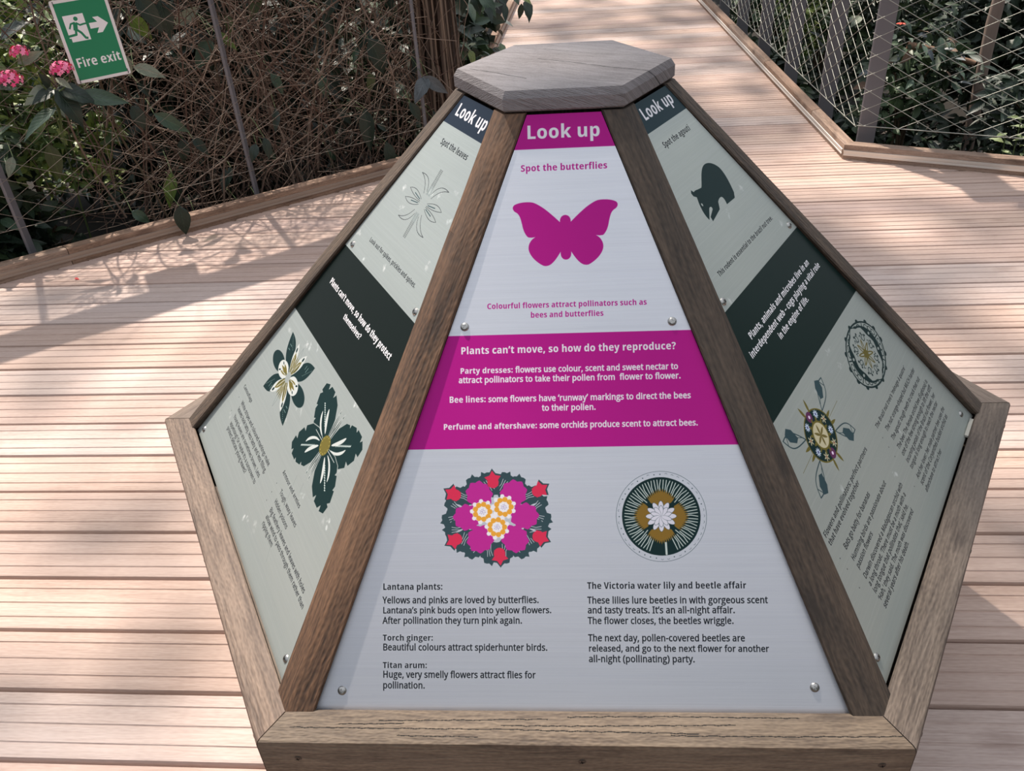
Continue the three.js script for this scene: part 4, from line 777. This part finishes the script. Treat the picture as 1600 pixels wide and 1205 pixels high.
// ---- fire exit sign tied to the left fence
{
  const W = 0.2, Hh = 0.292, k = 2560;
  const cv = document.createElement('canvas'); cv.width = Math.round(W * k); cv.height = Math.round(Hh * k);
  const g = cv.getContext('2d'), X = (m) => m * k;
  g.fillStyle = '#dcd6d6'; g.fillRect(0, 0, cv.width, cv.height);
  g.fillStyle = '#0d7a52'; g.fillRect(X(0.011), X(0.011), cv.width - X(0.022), cv.height - X(0.022));
  g.fillStyle = '#e6e2e4';
  g.save(); g.translate(X(0.028), X(0.055)); g.scale(k / 1000, k / 1000); // door and running figure, in mm
  g.fillRect(0, 0, 72, 92);
  g.fillStyle = '#0d7a52';
  const limb = (pts, w) => { g.lineWidth = w; g.lineCap = 'butt'; g.lineJoin = 'round'; g.strokeStyle = '#0d7a52'; g.beginPath(); pts.forEach((p, i) => i ? g.lineTo(...p) : g.moveTo(...p)); g.stroke(); };
  g.beginPath(); g.arc(42, 15, 7.5, 0, 7); g.fill();
  limb([[36, 28], [30, 54]], 15); limb([[36, 27], [20, 30], [11, 46]], 6); limb([[38, 28], [50, 38], [64, 36], [76, 36]], 6);
  limb([[31, 50], [27, 68], [2, 70], [-8, 70]], 8); limb([[32, 50], [46, 64], [56, 84], [64, 86]], 8);
  g.fillRect(-10, 78, 16, 16); g.fillStyle = '#e6e2e4'; 
  g.restore();
  g.fillStyle = '#e6e2e4'; g.beginPath(); [[110, 92], [140, 92], [128, 74], [148, 74], [176, 102], [148, 130], [128, 130], [140, 112], [110, 112]].forEach(([x, y], i) => i ? g.lineTo(X(x / 1000), X(y / 1000)) : g.moveTo(X(x / 1000), X(y / 1000))); g.closePath(); g.fill();
  g.font = `bold ${X(0.046)}px sans-serif`; const tw = g.measureText('Fire exit').width; g.save(); g.translate(X(0.02), X(0.237)); g.scale(X(0.163) / tw, 1); g.fillText('Fire exit', 0, 0); g.restore();
  const tx = new THREE.CanvasTexture(cv); tx.colorSpace = THREE.SRGBColorSpace; tx.anisotropy = 8;
  const t = thing('fire_exit_sign', 'green and white fire exit sign with running figure and arrow', 'sign', hedge(0.598, 0.079, 0.795).toArray());
  t.rotation.set(0, Math.atan2(0.598, 0.802), 0); t.rotateZ(0.02);
  const s = new THREE.Shape(), r = 0.008, w = W / 2, h = Hh / 2;
  s.moveTo(-w + r, -h); s.lineTo(w - r, -h); s.quadraticCurveTo(w, -h, w, -h + r); s.lineTo(w, h - r); s.quadraticCurveTo(w, h, w - r, h); s.lineTo(-w + r, h); s.quadraticCurveTo(-w, h, -w, h - r); s.lineTo(-w, -h + r); s.quadraticCurveTo(-w, -h, -w + r, -h);
  const eg = new THREE.ExtrudeGeometry(s, { depth: 0.003, bevelEnabled: false }), uv = eg.attributes.uv, p = eg.attributes.position;
  for (let i = 0; i < p.count; i++) uv.setXY(i, p.getX(i) / W + 0.5, p.getY(i) / Hh + 0.5);
  part('plate', eg, new THREE.MeshStandardMaterial({ map: tx, roughness: 0.5 }), t);
  const tie = new THREE.MeshStandardMaterial({ color: 0x1c1c1e, roughness: 0.6 });
  for (const [x, y] of [[-w + 0.012, -h + 0.01], [w - 0.01, -h + 0.012], [-w + 0.012, h - 0.012], [w - 0.01, h - 0.012]]) part('cable_tie', new THREE.TorusGeometry(0.008, 0.0013, 6, 14).rotateY(Math.PI / 2).translate(x, y, 0.001), tie, t);
}
// ---- shrubs: stems, a mass of small leaves, and the larger leaves one by one
const sprays = new Map();
function sprayGeo(kind) { // a twig with several leaves, used in the mass of a shrub
  if (sprays.has(kind)) return sprays.get(kind);
  const gs = [], [n, L, W] = { broad: [5, 0.1, 0.5], narrow: [7, 0.09, 0.24], small: [9, 0.05, 0.5] }[kind], base = leafGeo(W, { nx: 4, droop: 0.3, fold: 0.25 });
  for (let i = 0; i < n; i++) { const g = base.clone(), s = L * rr(0.7, 1.2); g.scale(s, s, s).rotateX(rr(-0.8, 0.8)).rotateZ(rr(-0.5, 0.5)).rotateY(i * 2.4 + rr(-0.3, 0.3)).translate(0, -0.02 + 0.1 * i / n, 0); gs.push(g); }
  const g = mergeGeometries(gs); sprays.set(kind, g); return g;
}
function shrub(name, label, category, c, R, n, kind, cols, { singles = 14, single = 'dark', big = 0.12, size = 1, stems = 5, group } = {}) {
  const t = thing(name, label, category, c, group), C = V(...c);
  for (let i = 0; i < stems; i++) { const a = i * 2.4, e = V(Math.cos(a) * R[0] * 0.6, R[1] * rr(0.2, 0.8), Math.sin(a) * R[2] * 0.6); part('stem', tube(new THREE.CatmullRomCurve3([V(rr(-0.05, 0.05), -0.95 - C.y, rr(-0.05, 0.05)), e.clone().multiplyScalar(0.3).add(V(0, -0.15, 0)), e]).getPoints(10), (s) => 0.012 - 0.008 * s, 6), stemMat, t); }
  const im = shade(new THREE.InstancedMesh(sprayGeo(kind), leafMat(0xffffff, 0.45, 0.22), n)); im.name = 'foliage'; im.userData.kind = 'stuff';
  const o = new THREE.Object3D(), k = new THREE.Color();
  for (let i = 0; i < n; i++) {
    const d = V(rr(-1, 1), rr(-1, 1), rr(-1, 1)).normalize(), r = Math.pow(rnd(), 0.42), w = 1 + 0.35 * noise.noise(d.x * 2 + C.x, d.y * 2, d.z * 2 + C.z);
    o.position.set(d.x * R[0] * r * w, d.y * R[1] * r * w, d.z * R[2] * r * w);
    o.rotation.set(rr(-0.9, 0.9), rr(0, 6.3), rr(-0.9, 0.9)); o.scale.setScalar(size * rr(0.7, 1.35)); o.updateMatrix(); im.setMatrixAt(i, o.matrix);
    k.set(cols[Math.floor(rnd() * cols.length)]).multiplyScalar(rr(0.8, 1.2)); im.setColorAt(i, k);
  }
  t.add(im);
  for (let i = 0; i < singles; i++) {
    const d = V(rr(-1, 1), rr(0, 1), rr(0.1, 1)).normalize(), B = V(d.x * R[0] * 0.95, d.y * R[1] * 0.95, d.z * R[2] * 0.95);
    const T = B.clone().add(V(d.x + rr(-0.5, 0.5), rr(-0.7, 0.3), d.z + rr(-0.4, 0.4)).normalize().multiplyScalar(big * rr(0.7, 1.2)));
    aim(part('leaf', leafShapes[i % 3], LM[Array.isArray(single) ? single[i % single.length] : single], t), B, T, toView.clone().add(V(rr(-0.6, 0.6), rr(0, 1), rr(-0.5, 0.5))).normalize());
  }
  return t;
}
const dk = [0x1c2e22, 0x24382a, 0x2e4632, 0x33472f], md = [0x2e4632, 0x4a6240, 0x5b7350, 0x38502f], lt = [0x6c8a3f, 0x89a24c, 0x4f6e38, 0xa5b765];
// left, behind the fence
shrub('green_shrub', 'sunlit yellow green bush behind the pink flowers', 'shrub', [...hedge(0.25, 0.75, 0.5).toArray()], [0.5, 0.5, 0.32], 420, 'small', lt, { singles: 12, single: ['lime', 'bright', 'pale'], big: 0.09 });
shrub('green_shrub', 'dark bush low behind the fence at the far left', 'shrub', [...hedge(-0.1, 0.55, 0.05).toArray()], [0.5, 0.5, 0.3], 420, 'broad', dk.concat(md), { singles: 10, single: ['mid', 'dark'], big: 0.1 });
shrub('green_shrub', 'dark bush filling the depth behind the dry vines', 'shrub', [...hedge(1.15, 1.25, 0.35).toArray()], [0.95, 0.8, 0.4], 900, 'broad', dk, { singles: 6, big: 0.12 });
shrub('green_shrub', 'dark bush between the vine trunk and the far walkway', 'shrub', [-0.86, 0.2, -4.0], [0.42, 0.62, 0.85], 620, 'broad', dk.concat(md), { singles: 14, single: ['dark', 'mid'], big: 0.13 });
shrub('green_shrub', 'shaded bush far behind the fence at the upper left', 'shrub', [-3.3, 0.2, -4.6], [1.5, 1.1, 0.9], 1100, 'broad', dk.concat(md), { singles: 8, big: 0.14, size: 1.2 });
shrub('green_shrub', 'shaded bush behind the vine trunk', 'shrub', [-1.7, 0.1, -4.9], [1.1, 1.0, 0.9], 900, 'broad', dk, { singles: 8, big: 0.14, size: 1.2 });
shrub('green_shrub', 'far bush along the left edge of the walkway', 'shrub', [-1.5, -0.1, -7.2], [0.75, 0.6, 1.4], 700, 'broad', dk.concat(md), { singles: 8, big: 0.14, size: 1.2 });
// right, behind the fences
shrub('leafy_shrub', 'leafy bush behind the corner post with many pale leaves', 'shrub', [1.98, 0.2, -4.35], [0.36, 0.42, 0.5], 330, 'narrow', dk.concat(md), { singles: 26, single: ['mid', 'pale', 'dark'], big: 0.1 });
shrub('leafy_shrub', 'broad dark bush behind the slim brown tree', 'shrub', [3.0, 0.05, -5.0], [0.75, 0.6, 0.6], 620, 'broad', dk, { singles: 18, single: ['dark', 'mid', 'dark'], big: 0.13 });
shrub('leafy_shrub', 'dark feathery bush in front of the slim brown tree', 'shrub', [2.62, -0.1, -3.35], [0.5, 0.3, 0.3], 260, 'narrow', dk, { singles: 14, single: 'dark', big: 0.12 });
shrub('leafy_shrub', 'pale green bush behind the walkway posts', 'shrub', [1.95, 0.15, -5.6], [0.4, 0.5, 0.7], 420, 'small', md.concat(lt), { singles: 20, single: ['mid', 'bright', 'lime'], big: 0.1 });
shrub('leafy_shrub', 'far pale bush beyond the walkway posts', 'shrub', [2.1, 0.0, -7.6], [0.6, 0.6, 1.1], 620, 'broad', md, { singles: 10, single: ['mid', 'bright'], big: 0.12 });
shrub('leafy_shrub', 'large dark bush at the back right', 'shrub', [4.6, 0.2, -6.6], [1.5, 1.0, 1.0], 1000, 'broad', dk, { singles: 6, big: 0.15, size: 1.2 });
shrub('leafy_shrub', 'low dark bush on the soil below the angled fence', 'shrub', [1.9, -0.5, -3.3], [0.5, 0.22, 0.3], 260, 'broad', dk, { singles: 12, single: ['dark', 'litter', 'mid'], big: 0.1 });
shrub('leafy_shrub', 'sage green bush with pale leaves behind the middle of the angled fence', 'shrub', [1.95, 0.02, -3.75], [0.28, 0.3, 0.22], 120, 'broad', md, { singles: 44, single: ['mid', 'pale', 'mid', 'grey', 'litter'], big: 0.085, size: 0.7 });
shrub('ground_plant', 'low ferny plants and old leaves on the soil beyond the angled fence', 'undergrowth', [2.6, -0.62, -3.1], [1.1, 0.14, 0.5], 420, 'narrow', dk.concat(md), { singles: 20, single: ['litter', 'dark'], big: 0.08, stems: 0 });
shrub('ground_plant', 'carpet of old brown leaves and dark seedlings under the fallen branch', 'undergrowth', [2.45, -0.66, -4.3], [0.9, 0.14, 0.8], 520, 'broad', dk.concat([0x4a3a2e, 0x5d4a3c]), { singles: 30, single: ['litter', 'dark', 'mid'], big: 0.09, stems: 0 });
shrub('ground_plant', 'low dark undergrowth beside the walkway posts', 'undergrowth', [1.75, -0.5, -5.2], [0.4, 0.2, 2.2], 520, 'broad', dk.concat(md), { singles: 20, single: ['dark', 'mid'], big: 0.1, stems: 0 });
// slim brown tree
{
  const t = thing('slim_tree', 'slim bare brown tree trunk behind the cable mesh', 'tree', [2.335, -0.95, -3.71]);
  const p = []; for (let i = 0; i <= 14; i++) p.push(V(0.012 * Math.sin(i * 0.9), i * 0.25, 0.015 * Math.cos(i * 0.7)));
  part('trunk', tube(p, (s) => 0.036 - 0.008 * s + 0.002 * Math.sin(s * 40), 10), new THREE.MeshStandardMaterial({ color: 0x86746a, bumpMap: kerbMat[0].bumpMap, bumpScale: 0.001, roughness: 0.9 }), t);
  for (const [y, dx, dz] of [[2.3, 0.4, 0.2], [2.7, -0.3, 0.3], [3.0, 0.2, -0.3]]) part('branch', tube([V(0, y, 0), V(dx * 0.5, y + 0.25, dz * 0.5), V(dx, y + 0.55, dz)], (s) => 0.018 - 0.012 * s, 7), stemMat, t);
}
{ // fallen limb lying in the bush
  const t = thing('fallen_branch', 'broken pale brown branch lying across the bush behind the mesh', 'branch');
  part('limb', tube(new THREE.CatmullRomCurve3([V(1.93, 0.19, -3.83), V(2.06, 0.165, -3.8), V(2.17, 0.13, -3.76), V(2.28, 0.1, -3.72)]).getPoints(12), (s) => 0.02 - 0.006 * s + 0.002 * Math.sin(s * 23), 8), woodMat(kerbMaps, 0.5, 0.2, { color: 0xf0e2d2 }), t);
  for (const [a, b] of [[0.4, V(2.12, 0.05, -3.72)], [0.7, V(2.22, 0.02, -3.68)]]) part('twig', tube([V(1.93 + 0.35 * a, 0.19 - 0.09 * a, -3.83 + 0.11 * a), b], 0.005, 5), stemMat, t);
}
{ // seedling at the kerb
  const t = thing('seedling', 'small seedling with bright green leaves just behind the timber kerb', 'seedling');
  const root = V(2.02, -0.6, -2.56);
  for (const [x, y, z] of [[1.93, 0.1, -2.5], [1.99, 0.16, -2.52], [2.03, 0.08, -2.5]]) {
    const e = V(x, y, z); part('stem', tube([root, root.clone().lerp(e, 0.6).add(V(0.01, 0.02, 0)), e], 0.0025, 5), greenStem, t);
    for (let i = 0; i < 5; i++) { const a = i * 1.35 + x * 9, B = e.clone().add(V(0, -0.035 * (i % 3), 0)); aim(part('leaf', leafShapes[i % 3], LM.bright, t), B, B.clone().add(V(Math.cos(a) * 0.06, rr(-0.01, 0.025), Math.sin(a) * 0.06)), V(0, 1, 0.3).normalize()); }
  }
}
{ // red blossoms in the bush by the corner post
  const t = thing('red_blossom', 'small red blossom in the bush beside the corner post', 'flower', [1.885, 0.3, -3.86]);
  const m = new THREE.MeshStandardMaterial({ color: 0xd8503c, roughness: 0.6 });
  for (let i = 0; i < 6; i++) { const a = i * 1.05; aim(part('petal', leafShapes[0], m, t), V(0, 0, 0), V(Math.cos(a) * 0.03, 0.006, Math.sin(a) * 0.03), V(0, 1, 0.4).normalize()); }
  part('stalk', tube([V(0, 0, 0), V(0.01, -0.06, -0.01)], 0.002, 5), greenStem, t);
}
{ // petal fallen on the deck
  const t = thing('fallen_petal', 'tiny red petal fallen on the deck boards below the pink flowers', 'petal', [-1.93, 0.001, -1.56]);
  aim(part('blade', leafShapes[1], new THREE.MeshStandardMaterial({ color: 0xb8262c, roughness: 0.7, side: THREE.DoubleSide }), t), V(0, 0.004, 0), V(0.022, 0.006, 0.008), V(0, 1, 0.1).normalize());
}
{ // leafy spray hanging over the far left walkway edge
  const t = thing('hanging_spray', 'spray of glossy green leaves hanging over the left edge of the far walkway', 'foliage');
  const L = [['dark', 770, -0.399, 0.61, -0.36, 0.535], ['mid', 0, -0.43, 0.66, -0.34, 0.58], ['dark', 0, -0.31, 0.60, -0.30, 0.515], ['dark', 0, -0.22, 0.61, -0.232, 0.54], ['dark', 0, -0.2, 0.62, -0.16, 0.53], ['mid', 0, -0.28, 0.66, -0.21, 0.60], ['bright', 0, -0.24, 0.66, -0.17, 0.62], ['dark', 0, -0.47, 0.68, -0.42, 0.58], ['mid', 0, -0.5, 0.62, -0.44, 0.52], ['dark', 0, -0.36, 0.68, -0.29, 0.62], ['dark', 0, -0.52, 0.7, -0.5, 0.58], ['pale', 0, -0.33, 0.67, -0.26, 0.66]];
  L.forEach(([k, , x0, y0, x1, y1], i) => aim(part('leaf', leafShapes[i % 3], LM[k], t), V(x0, y0, -3.3 - 0.03 * (i % 3)), V(x1, y1, -3.24 - 0.02 * (i % 4)), toView.clone().add(V(rr(-0.3, 0.3), rr(-0.2, 0.5), 0)).normalize(), Math.hypot(x1 - x0, y1 - y0) * 1.15));
  part('stem', tube(new THREE.CatmullRomCurve3([hedge(2.16, 0.27, 1.3), V(-0.62, 0.95, -3.3), V(-0.45, 0.74, -3.32), V(-0.28, 0.67, -3.32), V(-0.18, 0.64, -3.3)]).getPoints(18), (s) => 0.006 - 0.003 * s, 6), stemMat, t);
  const t2 = thing('pale_leaf', 'single light green leaf beside the vine trunk', 'leaf', [-0.505, 0.40, -3.3]);
  aim(part('blade', leafShapes[1], LM.bright, t2), V(0, 0, 0), V(0.035, -0.075, 0.03), toView, 0.085);
  part('stalk', tube([V(0, 0, 0), V(-0.04, 0.03, -0.03), V(-0.09, 0.02, -0.06)], 0.002, 5), greenStem, t2);
}

// ---- rainforest round the deck: trunks and leafy crowns beyond the view, whose leaves shade the walkway and fill the reflections
{
  const t = new THREE.Group(); t.name = 'rainforest'; t.userData = { kind: 'stuff', label: 'rainforest trees standing round and over the deck', category: 'forest' }; scene.add(t);
  const spots = [];  // [x, y, z, rx, ry, rz, n]
  for (const [x, z, h, r] of [[7, -1.5, 5.5, 1.7], [6.8, 2.5, 5, 1.7], [4, 6.5, 4.5, 1.6], [0.3, 8, 4, 1.6], [-4, 6.5, 4.5, 1.6], [-6.5, 3.5, 5, 1.7], [-7.5, 0, 5.5, 1.6], [-5.5, -10.5, 3.2, 1.4], [-1.5, -13, 4.2, 1.8], [3.5, -12, 4.5, 1.8], [7.5, -10, 3.4, 1.5]]) {
    spots.push([x, h * 0.45, z, r, h * 0.5, r, 80], [x, h * 0.15, z, r * 1.2, h * 0.25, r * 1.2, 40]);
    if (z > 2) spots.push([x, h * 0.4, z, r * 1.3, h * 0.42, r, 110]);
    part('trunk', tube([V(x, -1, z), V(x + 0.1, h * 0.5, z), V(x, h, z + 0.1)], (s) => 0.16 - 0.08 * s, 9), stemMat, t);
  }
  spots.push([-2.25, 12, -6.9, 1.5, 0.4, 2.1, 190], [-3.5, 12.2, -11.3, 1.5, 0.4, 2.8, 200], [-5.6, 11.8, -7.35, 0.35, 0.2, 0.45, 9], [-4.8, 11.9, -6.3, 0.4, 0.2, 0.35, 6]);
  part('trunk', tube([V(-6.6, -1, -13.2), V(-6.5, 6, -13), V(-5, 11.4, -12), V(-3.6, 12.1, -10)], (s) => 0.26 - 0.17 * s, 10), stemMat, t);
  part('limb', tube([V(-5, 11.4, -12), V(-3.6, 12.0, -10), V(-2.6, 12.1, -7.6), V(-2, 12.0, -5.2)], (s) => 0.09 - 0.06 * s, 8), stemMat, t);
  part('limb', tube([V(-3.6, 12.0, -10), V(-4.6, 11.9, -8.4), V(-5.2, 11.8, -6.4)], (s) => 0.06 - 0.04 * s, 8), stemMat, t);
  const n = spots.reduce((s, x) => s + x[6], 0), im = shade(new THREE.InstancedMesh(sprayGeo('broad'), leafMat(0xffffff, 0.5, 0.35), n)); im.name = 'foliage';
  const o = new THREE.Object3D(), k = new THREE.Color(), cs = [0x33472f, 0x4a6240, 0x5f7a4a, 0x2e4632]; let q = 0;
  for (const [x, y, z, rx, ry, rz, m] of spots) for (let i = 0; i < m; i++) {
    const d = V(rr(-1, 1), rr(-1, 1), rr(-1, 1)).normalize().multiplyScalar(Math.cbrt(rnd()));
    o.position.set(x + d.x * rx, y + d.y * ry, z + d.z * rz); o.rotation.set(rr(-0.6, 0.6), rr(0, 6.3), rr(-0.6, 0.6)); o.scale.setScalar((y > 9 ? 2.3 : 5) * rr(0.7, 1.3)); o.updateMatrix(); im.setMatrixAt(q, o.matrix);
    im.setColorAt(q++, k.set(cs[Math.floor(rnd() * 4)]));
  }
  t.add(im);
}

renderer.render(scene, camera);
